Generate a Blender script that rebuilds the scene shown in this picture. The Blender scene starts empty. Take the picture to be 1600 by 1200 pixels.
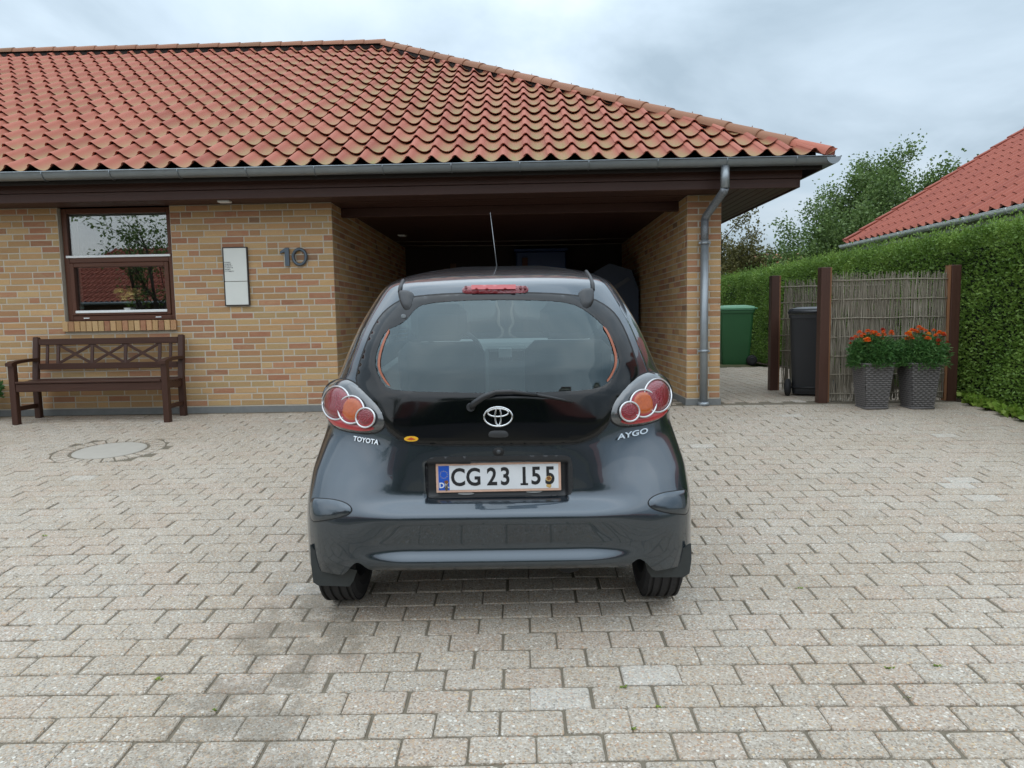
import bpy, bmesh, math, random
import numpy as np
from mathutils import Vector, Matrix, Euler
from mathutils.bvhtree import BVHTree
random.seed(7); rng = np.random.default_rng(11)
scene = bpy.context.scene
col = scene.collection
PI = math.pi

# ------------------------------------------------------------------ camera
F = 1110.0                       # focal length in pixels of the 1600 px wide photograph
CH = 0.955                       # camera height above the level ground beside the house
_dy = Vector((813-800, 497-600, F)).normalized()            # direction into the carport (image axes)
_dn = Vector((1010-800, 12350-600, F)); _dn = (_dn-_dn.dot(_dy)*_dy).normalized()
_dx = _dn.cross(_dy)
# rows: world x, y, z expressed in image axes (x right, y down, z forward)
RW = Matrix((_dx, _dy, -_dn))
cam_d = bpy.data.cameras.new('camera'); cam = bpy.data.objects.new('camera', cam_d); col.objects.link(cam)
cam_d.sensor_width = 36.0; cam_d.sensor_fit = 'HORIZONTAL'; cam_d.lens = 36.0*F/1600.0
cam_d.clip_start = 0.05; cam_d.clip_end = 2000
M3 = RW @ Matrix(((1, 0, 0), (0, -1, 0), (0, 0, -1)))
cam.matrix_world = Matrix.Translation((0, 0, CH)) @ M3.to_4x4()
scene.camera = cam

# ------------------------------------------------------------------ overcast sky and sun
SUN_EL, SUN_AZ = math.radians(52), math.radians(205)   # high, behind the camera and a little to the left
w = bpy.data.worlds.new('World'); scene.world = w; w.use_nodes = True
nt = w.node_tree; nt.nodes.clear()
def wn(t, **k):
    n = nt.nodes.new(t)
    for a, b in k.items(): setattr(n, a, b)
    return n
out = wn('ShaderNodeOutputWorld'); bg = wn('ShaderNodeBackground'); bg.inputs[1].default_value = 0.10
sky = wn('ShaderNodeTexSky', sky_type='NISHITA', sun_disc=False, sun_elevation=SUN_EL, sun_rotation=SUN_AZ)
tc = wn('ShaderNodeTexCoord'); sep = wn('ShaderNodeSeparateXYZ'); nt.links.new(tc.outputs['Generated'], sep.inputs[0])
zc = wn('ShaderNodeMath', operation='MAXIMUM'); nt.links.new(sep.outputs[2], zc.inputs[0]); zc.inputs[1].default_value = 0.0
za = wn('ShaderNodeMath', operation='ADD'); nt.links.new(zc.outputs[0], za.inputs[0]); za.inputs[1].default_value = 0.32
dv = []
for k in (0, 1):
    d = wn('ShaderNodeMath', operation='DIVIDE'); nt.links.new(sep.outputs[k], d.inputs[0]); nt.links.new(za.outputs[0], d.inputs[1]); dv.append(d)
cmb = wn('ShaderNodeCombineXYZ'); nt.links.new(dv[0].outputs[0], cmb.inputs[0]); nt.links.new(dv[1].outputs[0], cmb.inputs[1])
cmb.inputs[2].default_value = 3.7
no1 = wn('ShaderNodeTexNoise'); no1.inputs['Scale'].default_value = 1.5; no1.inputs['Detail'].default_value = 7; no1.inputs['Roughness'].default_value = 0.52; no1.inputs['Distortion'].default_value = 0.35
nt.links.new(cmb.outputs[0], no1.inputs['Vector'])
rmp = wn('ShaderNodeValToRGB'); e = rmp.color_ramp.elements
e[0].position = 0.30; e[0].color = (0.40, 0.50, 0.58, 1); e[1].position = 0.70; e[1].color = (0.92, 0.99, 1.05, 1)
m_ = rmp.color_ramp.elements.new(0.48); m_.color = (0.62, 0.74, 0.84, 1)
nt.links.new(no1.outputs['Fac'], rmp.inputs[0])
gr = wn('ShaderNodeMath', operation='MULTIPLY_ADD'); nt.links.new(zc.outputs[0], gr.inputs[0]); gr.inputs[1].default_value = 14.5; gr.inputs[2].default_value = 4.6
vm = wn('ShaderNodeVectorMath', operation='SCALE'); nt.links.new(rmp.outputs[0], vm.inputs[0]); nt.links.new(gr.outputs[0], vm.inputs['Scale'])
mx = wn('ShaderNodeMix', data_type='RGBA'); mx.inputs[0].default_value = 0.86
nt.links.new(sky.outputs[0], mx.inputs[6]); nt.links.new(vm.outputs[0], mx.inputs[7])
nt.links.new(mx.outputs[2], bg.inputs[0]); nt.links.new(bg.outputs[0], out.inputs[0])
sl = bpy.data.lights.new('sun', 'SUN'); sl.energy = 0.7; sl.angle = math.radians(120); sl.color = (1.0, 0.975, 0.94)
so = bpy.data.objects.new('sun', sl); col.objects.link(so)
_sd = Vector((math.sin(SUN_AZ)*math.cos(SUN_EL), math.cos(SUN_AZ)*math.cos(SUN_EL), math.sin(SUN_EL)))
so.rotation_euler = (-_sd).to_track_quat('-Z', 'Y').to_euler(); so.location = _sd*30
vs = scene.view_settings
scene.display_settings.display_device = 'sRGB'
vs.view_transform = 'Standard'; vs.look = 'None'; vs.gamma = 1.0; vs.exposure = 0.48; vs.use_curve_mapping = False
scene.cycles.use_denoising = True
scene.cycles.max_bounces = 8; scene.cycles.transparent_max_bounces = 12
scene.cycles.caustics_reflective = False; scene.cycles.caustics_refractive = False

# ------------------------------------------------------------------ pixel <-> place
def pix_dir(px, py): return RW @ Vector((px-800, py-600, F))
CP = Vector((0, 0, CH))
def atY(px, py, Y): d = pix_dir(px, py); return CP + d*(Y/d.y)
def atX(px, py, X): d = pix_dir(px, py); return CP + d*(X/d.x)
def atZ(px, py, Z): d = pix_dir(px, py); return CP + d*((Z-CH)/d.z)
def project(p):
    c = RW.transposed() @ (Vector(p)-CP); return 800+F*c.x/c.z, 600+F*c.y/c.z, c.z
SL, YB = 0.064, 7.55             # the drive climbs 6.4 % towards the house and is level from there on
TH = math.atan(SL)
def gz(y):
    if y >= YB: return 0.0
    if y <= -1.0: return SL*(-1.0-YB)
    return SL*(y-YB)
def ground(px, py):
    d = pix_dir(px, py); t = (-SL*YB-CH)/(d.z-SL*d.y); p = CP+d*t
    return p if 0 < p.y < YB and t > 0 else atZ(px, py, 0)

# ------------------------------------------------------------------ object helpers
def wmat(o):
    return (wmat(o.parent) @ o.matrix_parent_inverse @ o.matrix_basis) if o.parent else o.matrix_basis.copy()
def par(o, p):
    o.parent = p; o.matrix_parent_inverse = wmat(p).inverted(); return o
def tag(o, label=None, cat=None, group=None, kind=None):
    for k, v in (('label', label), ('category', cat), ('group', group), ('kind', kind)):
        if v: o[k] = v
    return o
def empty(name, loc, label, cat, group=None, rot=None):
    o = bpy.data.objects.new(name, None); col.objects.link(o); o.location = loc; o.empty_display_size = 0.2
    if rot: o.rotation_euler = rot
    return tag(o, label, cat, group)
def link(name, me, m=None, parent=None):
    o = bpy.data.objects.new(name, me); col.objects.link(o)
    if m is not None and not me.materials: me.materials.append(m)
    if parent is not None: par(o, parent)
    return o
class MB:
    def __init__(s): s.v = []; s.f = []; s.sm = []
    def add(s, vs, fs, smooth=False, T=None):
        b = len(s.v)
        s.v += [tuple(T @ Vector(p)) if T is not None else tuple(p) for p in vs]
        s.f += [tuple(b+i for i in q) for q in fs]; s.sm += [smooth]*len(fs); return s
    def box(s, lo, hi, T=None):
        (a, b, c), (d, e, f) = lo, hi
        return s.add([(a,b,c),(d,b,c),(d,e,c),(a,e,c),(a,b,f),(d,b,f),(d,e,f),(a,e,f)],
                     [(3,2,1,0),(4,5,6,7),(0,1,5,4),(1,2,6,5),(2,3,7,6),(3,0,4,7)], False, T)
    def cbox(s, lo, hi, c=0.004, T=None):
        """box with chamfered edges"""
        lo, hi = Vector(lo), Vector(hi)
        bm = bmesh.new(); bmesh.ops.create_cube(bm, size=1.0)
        for v in bm.verts: v.co = Vector((lo.x+(v.co.x+.5)*(hi.x-lo.x), lo.y+(v.co.y+.5)*(hi.y-lo.y), lo.z+(v.co.z+.5)*(hi.z-lo.z)))
        bmesh.ops.bevel(bm, geom=bm.edges[:], offset=c, segments=1, affect='EDGES', profile=0.5)
        bm.verts.index_update()
        s.add([v.co.copy() for v in bm.verts], [tuple(v.index for v in f.verts) for f in bm.faces], False, T); bm.free(); return s
    def beam(s, a, b, wx, wz, c=0.003, up=Vector((0,0,1))):
        """chamfered bar from a to b"""
        a, b = Vector(a), Vector(b); d = b-a; L = d.length; y = d.normalized()
        x = y.cross(up); x = x.normalized() if x.length > 1e-5 else Vector((1,0,0)); z = x.cross(y)
        T = Matrix.Translation(a) @ Matrix((x, y, z)).transposed().to_4x4()
        return s.cbox((-wx/2, 0, -wz/2), (wx/2, L, wz/2), c, T)
    def tube(s, pts, r, n=8, smooth=True, caps=True, closed=False):
        pts = [Vector(p) for p in pts]; N = len(pts); rr = r if isinstance(r, (list, tuple)) else [r]*N
        vs = []; prev = None
        for i, p in enumerate(pts):
            t = (pts[(i+1) % N]-pts[i-1]) if closed else (pts[min(i+1, N-1)]-pts[max(i-1, 0)]); t.normalize()
            if prev is None:
                u = t.cross(Vector((0,0,1)));  u = u if u.length > 1e-3 else t.cross(Vector((0,1,0)))
            else: u = prev - prev.dot(t)*t
            u.normalize(); prev = u; v = t.cross(u)
            for k in range(n):
                a = 2*PI*k/n; vs.append(p + (u*math.cos(a)+v*math.sin(a))*rr[i])
        fs = []
        for i in range(N if closed else N-1):
            j = (i+1) % N
            for k in range(n): fs.append((i*n+k, i*n+(k+1) % n, j*n+(k+1) % n, j*n+k))
        s.add(vs, fs, smooth)
        if caps and not closed:
            b = len(s.v)-N*n
            s.f += [tuple(b+k for k in range(n))[::-1], tuple(b+(N-1)*n+k for k in range(n))]; s.sm += [False, False]
        return s
    def lathe(s, prof, n=24, T=None, smooth=True, closed=False):
        """prof: (r, z) list revolved round z"""
        N = len(prof); vs = [(r*math.cos(2*PI*k/n), r*math.sin(2*PI*k/n), z) for r, z in prof for k in range(n)]
        fs = [(i*n+k, i*n+(k+1) % n, ((i+1) % N)*n+(k+1) % n, ((i+1) % N)*n+k) for i in range(N if closed else N-1) for k in range(n)]
        s.add(vs, fs, smooth, T)
        return s
    def prism(s, poly, d, T=None):
        """poly in xz, thickness along +y"""
        n = len(poly); vs = [(x, 0, z) for x, z in poly]+[(x, d, z) for x, z in poly]
        fs = [tuple(range(n)), tuple(range(2*n-1, n-1, -1))]+[(i, n+i, n+(i+1) % n, (i+1) % n) for i in range(n)]
        return s.add(vs, fs, False, T)
    def mesh(s, name):
        me = bpy.data.meshes.new(name); me.from_pydata([tuple(p) for p in s.v], [], s.f)
        me.polygons.foreach_set('use_smooth', s.sm)
        bm = bmesh.new(); bm.from_mesh(me); bmesh.ops.recalc_face_normals(bm, faces=bm.faces); bm.to_mesh(me); bm.free()
        me.update(); return me
    def build(s, name, m, parent=None): return link(name, s.mesh(name), m, parent)
def raw_mesh(name, V, Q, smooth=False):
    """fast mesh from arrays: V (n,3), Q (m,k) polygons of k corners"""
    me = bpy.data.meshes.new(name); V = np.asarray(V, np.float32); Q = np.asarray(Q, np.int32); k = Q.shape[1]
    me.vertices.add(len(V)); me.vertices.foreach_set('co', V.ravel())
    me.loops.add(Q.size); me.loops.foreach_set('vertex_index', Q.ravel())
    me.polygons.add(len(Q)); me.polygons.foreach_set('loop_start', np.arange(0, Q.size, k, dtype=np.int32))
    me.polygons.foreach_set('loop_total', np.full(len(Q), k, np.int32))
    if smooth: me.polygons.foreach_set('use_smooth', np.ones(len(Q), bool))
    me.update(calc_edges=True); return me
def text_mesh(name, txt, size, ext, m, parent, T, bold=0.0, spacing=1.0):
    c = bpy.data.curves.new(name, 'FONT'); c.body = txt; c.size = size; c.extrude = ext; c.offset = bold; c.space_character = spacing
    c.align_x = 'CENTER'; c.align_y = 'CENTER'; c.resolution_u = 4
    o = bpy.data.objects.new(name+'_tmp', c); col.objects.link(o)
    me = bpy.data.meshes.new_from_object(o.evaluated_get(bpy.context.evaluated_depsgraph_get()))
    bpy.data.objects.remove(o); bpy.data.curves.remove(c)
    me.transform(T); me.name = name
    return link(name, me, m, parent)
def yplane(x, y, z):
    """text plane facing -y"""
    return Matrix.Translation((x, y, z)) @ Euler((PI/2, 0, 0)).to_matrix().to_4x4()

# ------------------------------------------------------------------ materials
class NT:
    def __init__(s, name):
        s.m = bpy.data.materials.new(name); s.m.use_nodes = True; s.t = s.m.node_tree; s.t.nodes.clear()
        s.out = s.n('ShaderNodeOutputMaterial')
    def n(s, t, ins=None, **k):
        nd = s.t.nodes.new(t)
        for a, b in k.items(): setattr(nd, a, b)
        for a, b in (ins or {}).items(): s.set(nd.inputs[a], b)
        return nd
    def set(s, sock, v):
        if isinstance(v, bpy.types.NodeSocket): s.t.links.new(v, sock)
        elif isinstance(v, (tuple, list)) and len(v) == 3 and sock.type == 'RGBA': sock.default_value = (*v, 1)
        else: sock.default_value = v
    def noise(s, vec, scale, detail=4, rough=0.5, dist=0.0):
        return s.n('ShaderNodeTexNoise', {'Vector': vec, 'Scale': scale, 'Detail': detail, 'Roughness': rough, 'Distortion': dist}).outputs['Fac']
    def math(s, op, a, b=0.0, c=0.0, clamp=False):
        n = s.n('ShaderNodeMath', operation=op, use_clamp=clamp); s.set(n.inputs[0], a); s.set(n.inputs[1], b); s.set(n.inputs[2], c); return n.outputs[0]
    def mix(s, f, a, b, mode='MIX'):
        n = s.n('ShaderNodeMix', data_type='RGBA', blend_type=mode); s.set(n.inputs[0], f); s.set(n.inputs[6], a); s.set(n.inputs[7], b); return n.outputs[2]
    def ramp(s, f, stops, interp='LINEAR'):
        n = s.n('ShaderNodeValToRGB'); n.color_ramp.interpolation = interp; el = n.color_ramp.elements
        while len(el) < len(stops): el.new(0.5)
        for i, (p, c) in enumerate(stops): el[i].position = p; el[i].color = (*c, 1) if len(c) == 3 else c
        s.set(n.inputs[0], f); return n.outputs[0]
    def pos(s): return s.n('ShaderNodeNewGeometry').outputs['Position']
    def obj(s): return s.n('ShaderNodeTexCoord').outputs['Object']
    def rnd(s, seed=0.0):
        a = s.n('ShaderNodeObjectInfo').outputs['Random']; b = s.n('ShaderNodeNewGeometry').outputs['Random Per Island']
        x = s.math('ADD', a, b); x = s.math('ADD', x, seed)
        if seed: x = s.math('MULTIPLY', x, 7.31+seed*3)
        return s.math('FRACT', x)
    def bump(s, h, dist=0.01, strength=0.6): return s.n('ShaderNodeBump', {'Height': h, 'Distance': dist, 'Strength': strength}).outputs[0]
    def done(s, base, rough=0.6, metal=0.0, normal=None, spec=0.5, coat=0.0, coat_r=0.03, transl=None, emit=None, alpha=None):
        p = s.n('ShaderNodeBsdfPrincipled', {'Base Color': base, 'Roughness': rough, 'Metallic': metal, 'Specular IOR Level': spec, 'Coat Weight': coat, 'Coat Roughness': coat_r})
        if normal is not None: s.set(p.inputs['Normal'], normal)
        if transl:
            t = s.n('ShaderNodeBsdfTranslucent', {'Color': base}); mxs = s.n('ShaderNodeMixShader', {0: transl}); s.t.links.new(p.outputs[0], mxs.inputs[1]); s.t.links.new(t.outputs[0], mxs.inputs[2])
            s.t.links.new(mxs.outputs[0], s.out.inputs[0])
        else: s.t.links.new(p.outputs[0], s.out.inputs[0])
        return s.m
def plain(name, c, rough=0.6, metal=0.0, var=0.12, scale=30, coat=0.0, spec=0.5, bump=0.0):
    """colour with fine uneven grain"""
    t = NT(name); p = t.obj(); f = t.noise(p, scale, 5, 0.6)
    lo = tuple(x*(1-var) for x in c); hi = tuple(min(1, x*(1+var)) for x in c)
    base = t.mix(f, lo, hi); r = t.math('MULTIPLY_ADD', f, 0.16, rough-0.08, clamp=True)
    nb = t.bump(t.noise(p, scale*3, 4), bump, 0.5) if bump else None
    return t.done(base, r, metal, nb, spec, coat)
def wood(name, c, rough=0.55, axis=0, var=0.35, scale=1.0, coat=0.0):
    t = NT(name); mp = t.n('ShaderNodeMapping', {'Vector': t.pos()}); s = [55.0*scale]*3; s[axis] = 2.2*scale; mp.inputs['Scale'].default_value = s
    f = t.noise(mp.outputs[0], 1.0, 6, 0.62, 0.4); g = t.noise(t.pos(), 3.0, 3)
    base = t.mix(f, tuple(x*(1-var) for x in c), tuple(min(1, x*(1+var)) for x in c))
    base = t.mix(t.math('MULTIPLY', g, 0.35), base, tuple(x*0.55 for x in c))
    return t.done(base, t.math('MULTIPLY_ADD', f, 0.2, rough-0.1), 0.0, t.bump(f, 0.004, 0.5), 0.35, coat)
def glassy(name, tint, rough=0.0, ior=1.5, extra=0.0, gain=1.75, refl=(1, 1, 1)):
    """thin pane: straight-through tinted light plus a mirror of the surroundings"""
    t = NT(name); bf = t.n('ShaderNodeNewGeometry').outputs['Backfacing']
    io = t.math('ADD', t.math('MULTIPLY', bf, 1/ior-ior), ior); fr = t.n('ShaderNodeFresnel', {'IOR': io}).outputs[0]; fac = t.math('ADD', t.math('MULTIPLY', fr, gain), extra, clamp=True)
    tr = t.n('ShaderNodeBsdfTransparent', {'Color': tint}); gl = t.n('ShaderNodeBsdfGlossy', {'Color': refl, 'Roughness': rough})
    mxs = t.n('ShaderNodeMixShader', {0: fac}); t.t.links.new(tr.outputs[0], mxs.inputs[1]); t.t.links.new(gl.outputs[0], mxs.inputs[2])
    t.t.links.new(mxs.outputs[0], t.out.inputs[0]); return t.m
def leafmat(name, stops, rough=0.45, transl=0.28, wn_=.7, wr=.6, of=-.15):
    t = NT(name); r = t.rnd(); n = t.noise(t.pos(), 2.3, 3)
    f = t.math('MULTIPLY_ADD', n, wn_, t.math('MULTIPLY_ADD', r, wr, of), clamp=True)
    return t.done(t.ramp(f, stops), rough, 0.0, None, 0.35, transl=transl)

def m_brick():
    t = NT('brick'); r = t.rnd(); p = t.pos()
    base = t.ramp(r, [(0.0, (.51,.305,.14)), (.16, (.54,.355,.175)), (.30, (.48,.262,.135)), (.44, (.52,.325,.15)), (.60, (.42,.20,.115)), (.70, (.48,.33,.155)), (.82, (.375,.165,.098)), (.90, (.54,.35,.175)), (.985, (.30,.175,.11))], 'CONSTANT')
    mp = t.n('ShaderNodeMapping', {'Vector': p}); mp.inputs['Scale'].default_value = (9, 9, 26)
    sm = t.noise(mp.outputs[0], 1.0, 4, 0.6, 0.6)
    base = t.mix(t.math('MULTIPLY_ADD', sm, 1.5, -0.55, clamp=True), base, t.mix(t.rnd(.37), (.43,.235,.13), (.54,.39,.215)))
    fine = t.noise(p, 160, 3, 0.6)
    base = t.mix(t.math('MULTIPLY_ADD', fine, 0.9, -0.3, clamp=True), base, (.25,.16,.09), 'MIX')
    br = t.math('MULTIPLY_ADD', t.rnd(.71), 0.28, 0.86)
    base = t.n('ShaderNodeVectorMath', {0: base, 'Scale': br}, operation='SCALE').outputs[0]
    return t.done(base, 0.85, 0, t.bump(t.noise(p, 70, 5, 0.65), 0.006, 0.7), 0.25)
def m_mortar():
    t = NT('mortar'); p = t.pos()
    return t.done(t.mix(t.noise(p, 60, 5), (.47,.42,.335), (.59,.54,.45)), 0.9, 0, t.bump(t.noise(p, 200, 3), 0.004, 0.8), 0.2)
def m_paver():
    t = NT('paver'); p = t.pos(); r = t.rnd()
    base = t.ramp(r, [(0, (.43,.365,.29)), (.22, (.465,.405,.33)), (.45, (.455,.365,.29)), (.65, (.415,.365,.30)), (.82, (.48,.415,.34)), (.985, (.60,.58,.535))], 'CONSTANT')
    v = t.n('ShaderNodeTexVoronoi', {'Vector': p, 'Scale': 165.0, 'Randomness': 1.0}); cid = v.outputs['Color']
    sx = t.n('ShaderNodeSeparateColor', {0: cid})
    agg = t.ramp(sx.outputs[0], [(0, (.17,.15,.125)), (.09, (.33,.28,.225)), (.28, (.43,.39,.335)), (.55, (.52,.48,.42)), (.78, (.48,.35,.23)), (.89, (.68,.65,.59)), (.96, (.44,.25,.15))], 'CONSTANT')
    f = t.math('MULTIPLY_ADD', t.noise(p, 18, 3), 0.5, 0.35, clamp=True)
    base = t.mix(f, base, agg)
    v2 = t.n('ShaderNodeTexVoronoi', {'Vector': p, 'Scale': 47.0}); peb = t.math('LESS_THAN', v2.outputs['Distance'], 0.24)
    s2 = t.n('ShaderNodeSeparateColor', {0: v2.outputs['Color']})
    keep = t.math('MULTIPLY', peb, t.math('GREATER_THAN', s2.outputs[1], 0.62))
    base = t.mix(t.math('MULTIPLY', keep, .85), base, t.ramp(s2.outputs[0], [(0, (.72,.70,.64)), (.4, (.58,.46,.30)), (.7, (.30,.29,.27)), (.85, (.75,.72,.66))], 'CONSTANT'))
    base = t.mix(t.math('MULTIPLY_ADD', t.noise(p, 1.3, 4, .6), 1.3, -.42, clamp=True), base, t.mix(1.0, base, (.80,.74,.66), 'MULTIPLY'))
    # damp and oil-dark streak left by a wheel, and a few smaller blotches: marks with a shape of their own
    sp = t.n('ShaderNodeSeparateXYZ', {0: p}); X, Y = sp.outputs[0], sp.outputs[1]
    wob = t.math('MULTIPLY_ADD', t.noise(p, 3.2, 4, .6), 0.9, -0.45)
    line = t.math('ADD', t.math('MULTIPLY_ADD', Y, 0.02, -0.98), t.math('MULTIPLY', wob, .75))           # streak centre x as a function of y
    dd = t.math('ABSOLUTE', t.math('SUBTRACT', X, line))
    st = t.math('MULTIPLY_ADD', dd, -10.0, 2.9, clamp=True)
    st = t.math('MULTIPLY', st, t.math('MULTIPLY_ADD', Y, -2.2, 7.6, clamp=True))
    st = t.math('MULTIPLY', st, t.math('MULTIPLY_ADD', t.noise(p, 7, 4, .65), 7.0, -2.75, clamp=True))
    bl = t.math('MULTIPLY_ADD', t.noise(p, 2.1, 5, .7, .4), 9.0, -6.1, clamp=True)
    st = t.math('MAXIMUM', st, t.math('MULTIPLY', bl, .8))
    base = t.mix(t.math('MULTIPLY', st, .48), base, (.135,.112,.080))
    rough = t.math('MULTIPLY_ADD', st, -0.25, 0.85)
    h = t.math('ADD', t.math('MULTIPLY', v.outputs['Distance'], -1.0), t.math('MULTIPLY', t.noise(p, 45, 4), .8))
    return t.done(base, rough, 0, t.bump(h, 0.004, 0.75), 0.3)
def m_joint():
    t = NT('joint_sand'); p = t.pos(); f = t.noise(p, 25, 5, .6)
    base = t.mix(f, (.11,.093,.068), (.24,.21,.16))
    return t.done(base, 0.95, 0, t.bump(t.noise(p, 150, 3), .004, .8), .15)
def m_tile(name='roof_clay', moss=1.0, c0=(.355,.102,.064), c1=(.43,.142,.094), c2=(.29,.076,.048)):
    t = NT(name); p = t.pos(); r = t.rnd()
    base = t.ramp(r, [(0, c0), (.35, c1), (.7, tuple((a+b)/2 for a, b in zip(c0, c1))), (1, c2)])
    base = t.mix(t.math('MULTIPLY_ADD', t.noise(p, 9, 5, .6), 1.2, -.3, clamp=True), base, tuple(x*.82 for x in c1))
    at = t.n('ShaderNodeAttribute', attribute_name='prof'); sc_ = t.n('ShaderNodeSeparateColor', {0: at.outputs['Color']})
    tr, al = sc_.outputs[0], sc_.outputs[1]
    mp = t.n('ShaderNodeMapping', {'Vector': p}); mp.inputs['Scale'].default_value = (30, 9, 9)
    a = t.math('MULTIPLY_ADD', t.noise(mp.outputs[0], 1.0, 5, .65, .5), 2.6, -1.05, clamp=True)
    b = t.math('MULTIPLY_ADD', t.noise(p, .55, 4, .55), 2.8, -.62, clamp=True)
    mf = t.math('MULTIPLY', t.math('MULTIPLY', t.math('POWER', tr, 1.6), t.math('MULTIPLY_ADD', al, -.75, 1.0)), t.math('MULTIPLY_ADD', b, .85, .15))
    mf2 = t.math('MULTIPLY', mf, t.math('MULTIPLY_ADD', a, .75, .25))
    base = t.mix(t.math('MULTIPLY', mf, .60*moss, clamp=True), base, (.34,.25,.14))
    base = t.mix(t.math('MULTIPLY', mf2, 1.35*moss, clamp=True), base, (.215,.215,.07))
    lip = t.math('MULTIPLY', t.math('LESS_THAN', al, .06), tr)
    base = t.mix(t.math('MULTIPLY', lip, .5*moss), base, (.44,.36,.22))
    return t.done(base, .72, 0, t.bump(t.noise(p, 90, 4), .003, .5), .35)
MAT = dict(
    brick=m_brick(), mortar=m_mortar(), paver=m_paver(), joint=m_joint(), tile=m_tile(),
    tile2=m_tile('neighbour_roof_clay', .12, (.29,.072,.046), (.33,.088,.056), (.25,.060,.040)),
    plinth=plain('concrete_plinth', (.20,.205,.20), .85, 0, .25, 14, 0, .3, .003),
    stain=wood('stained_timber', (.060,.026,.019), .5), stain_y=wood('stained_timber_y', (.060,.026,.019), .5, 1),
    frame=wood('window_timber', (.105,.040,.022), .42), frame_z=wood('window_timber_z', (.105,.040,.022), .42, 2),
    zinc=plain('zinc', (.235,.265,.285), .42, .75, .22, 9, 0, .5), pipe=plain('galvanised_pipe', (.33,.365,.39), .45, .6, .18, 12),
    pipe_old=plain('weathered_pipe', (.22,.24,.26), .55, .5, .75, 60),
    alu=plain('white_aluminium', (.78,.80,.80), .4), deck=plain('roof_underlay', (.018,.014,.012), .9),
    bench=wood('bench_hardwood', (.060,.025,.016), .42), bench_z=wood('bench_hardwood_z', (.060,.025,.016), .42, 2),
    white=plain('white_enamel', (.72,.74,.70), .35, 0, .05, 6), digit=plain('blue_grey_metal', (.10,.125,.15), .4, .6), ink=plain('black_ink', (.012,.012,.014), .5),
    edge=plain('dark_metal_edge', (.06,.055,.055), .45, .5), dark=plain('dark_interior', (.012,.012,.013), .8), soil=plain('soil', (.05,.035,.022), .95, 0, .4, 20, 0, .2, .01),
    post=wood('fence_post', (.075,.033,.022), .5, 2), post_light=wood('fence_post_edge', (.26,.125,.060), .6, 2))

# ================================================================== ground, drive, paving
def sheet(name, xs, ys, dz, m, hole=None):
    xs, ys = list(xs), list(ys); V = [(x, y, gz(y)+dz) for y in ys for x in xs]; n = len(xs)
    Q = [(j*n+i, j*n+i+1, (j+1)*n+i+1, (j+1)*n+i) for j in range(len(ys)-1) for i in range(n-1)]
    return link(name, raw_mesh(name, V, Q), m)
_t = NT('earth'); _p = _t.pos()
M_EARTH = _t.done(_t.mix(_t.noise(_p, 3, 5), (.06,.075,.028), (.13,.11,.06)), .95, 0, _t.bump(_t.noise(_p, 20, 4), .02, .6), .2)
_t = NT('asphalt'); _p = _t.pos()
M_ASPH = _t.done(_t.mix(_t.noise(_p, 80, 4), (.04,.04,.042), (.085,.083,.08)), .9, 0, None, .2)
g = sheet('ground', [-400, -60, -20, 0, 20, 60, 400], [-400, -60, -20, -1, YB, 20, 60, 400], -0.085, M_EARTH); tag(g, 'brown earth and grass beyond the paving', kind='structure')
rd = sheet('road', [-60, -10, 10, 60], [-8.4, -5, -3.2], -0.03, M_ASPH); tag(rd, 'grey asphalt road running past the drive', kind='structure')
drive = sheet('driveway', [-11, -5, 0, 2.2, 4.6], [-3.2, -1.0, 1.0, 3, 5, YB, 10, 12.9], -0.0065, MAT['joint']); tag(drive, 'driveway of grey brown rectangular paving stones', kind='structure')

PL, PW = 0.21, 0.128
def paver_mesh(seed, L=PL, W=PW, H=0.05):
    r = random.Random(seed); g = 0.0015+.0017*r.random(); hx, hy = L/2-g, W/2-.0030
    out = []
    for sx, sy in ((1,1),(-1,1),(-1,-1),(1,-1)):
        a, b = r.uniform(.005,.018), r.uniform(.004,.012)
        p1 = (sx*(hx-a), sy*hy); p2 = (sx*(hx-a*.3), sy*(hy-b*.3)); p3 = (sx*hx, sy*(hy-b))
        out += ([p3, p2, p1] if sx*sy > 0 else [p1, p2, p3])
    n = len(out); bv = 0.0045
    def ring(k, z): return [(x-math.copysign(k, x), y-math.copysign(k, y), z) for x, y in out]
    vs = ring(bv, 0.0)+ring(bv*.25, -.004)+ring(0, -H)
    fs = [tuple(range(n))]+[(k*n+(i+1) % n, k*n+i, (k+1)*n+i, (k+1)*n+(i+1) % n) for k in (0, 1) for i in range(n)]
    return vs, fs
PV = [paver_mesh(k) for k in range(8)]
PVM = []
for vs_, fs_ in PV:
    b_ = MB().add(vs_, fs_); PVM.append(b_.mesh('paver')); PVM[-1].materials.append(MAT['paver'])
PV90 = PV
cells = []                                            # (x, y, z, rot about z, tilt x, tilt y, variant)
p0 = ground(831, 1150.5); x0 = ground(833, 1172).x
MHC = ground(172, 703); MHR = 0.43
j0, j1 = int((0.6-p0.y)/PW), int((7.57-p0.y)/PW)
for j in range(j0, j1+1):
    yc = p0.y+(j-.5)*PW
    off = x0+(0 if j % 2 == 0 else .5*PL)+random.uniform(-.012, .012)
    for i in range(-52, 25):
        x = off+(i+.5)*PL+random.gauss(0, .0022)
        y = yc+0.012*math.sin(x*.9+.6)+.006*math.sin(x*2.7+j*.05)
        if x > 4.62-.06*max(0, 6.6-y) and y > 4.6: continue
        if (x-MHC.x)**2+(y-MHC.y)**2 < (MHR+.01)**2: continue
        cells.append((x, y, gz(y)+random.uniform(-.0022,.0022), random.uniform(-.008,.008), TH+random.uniform(-.012,.012), random.uniform(-.008,.008), random.randrange(8)))
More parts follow.
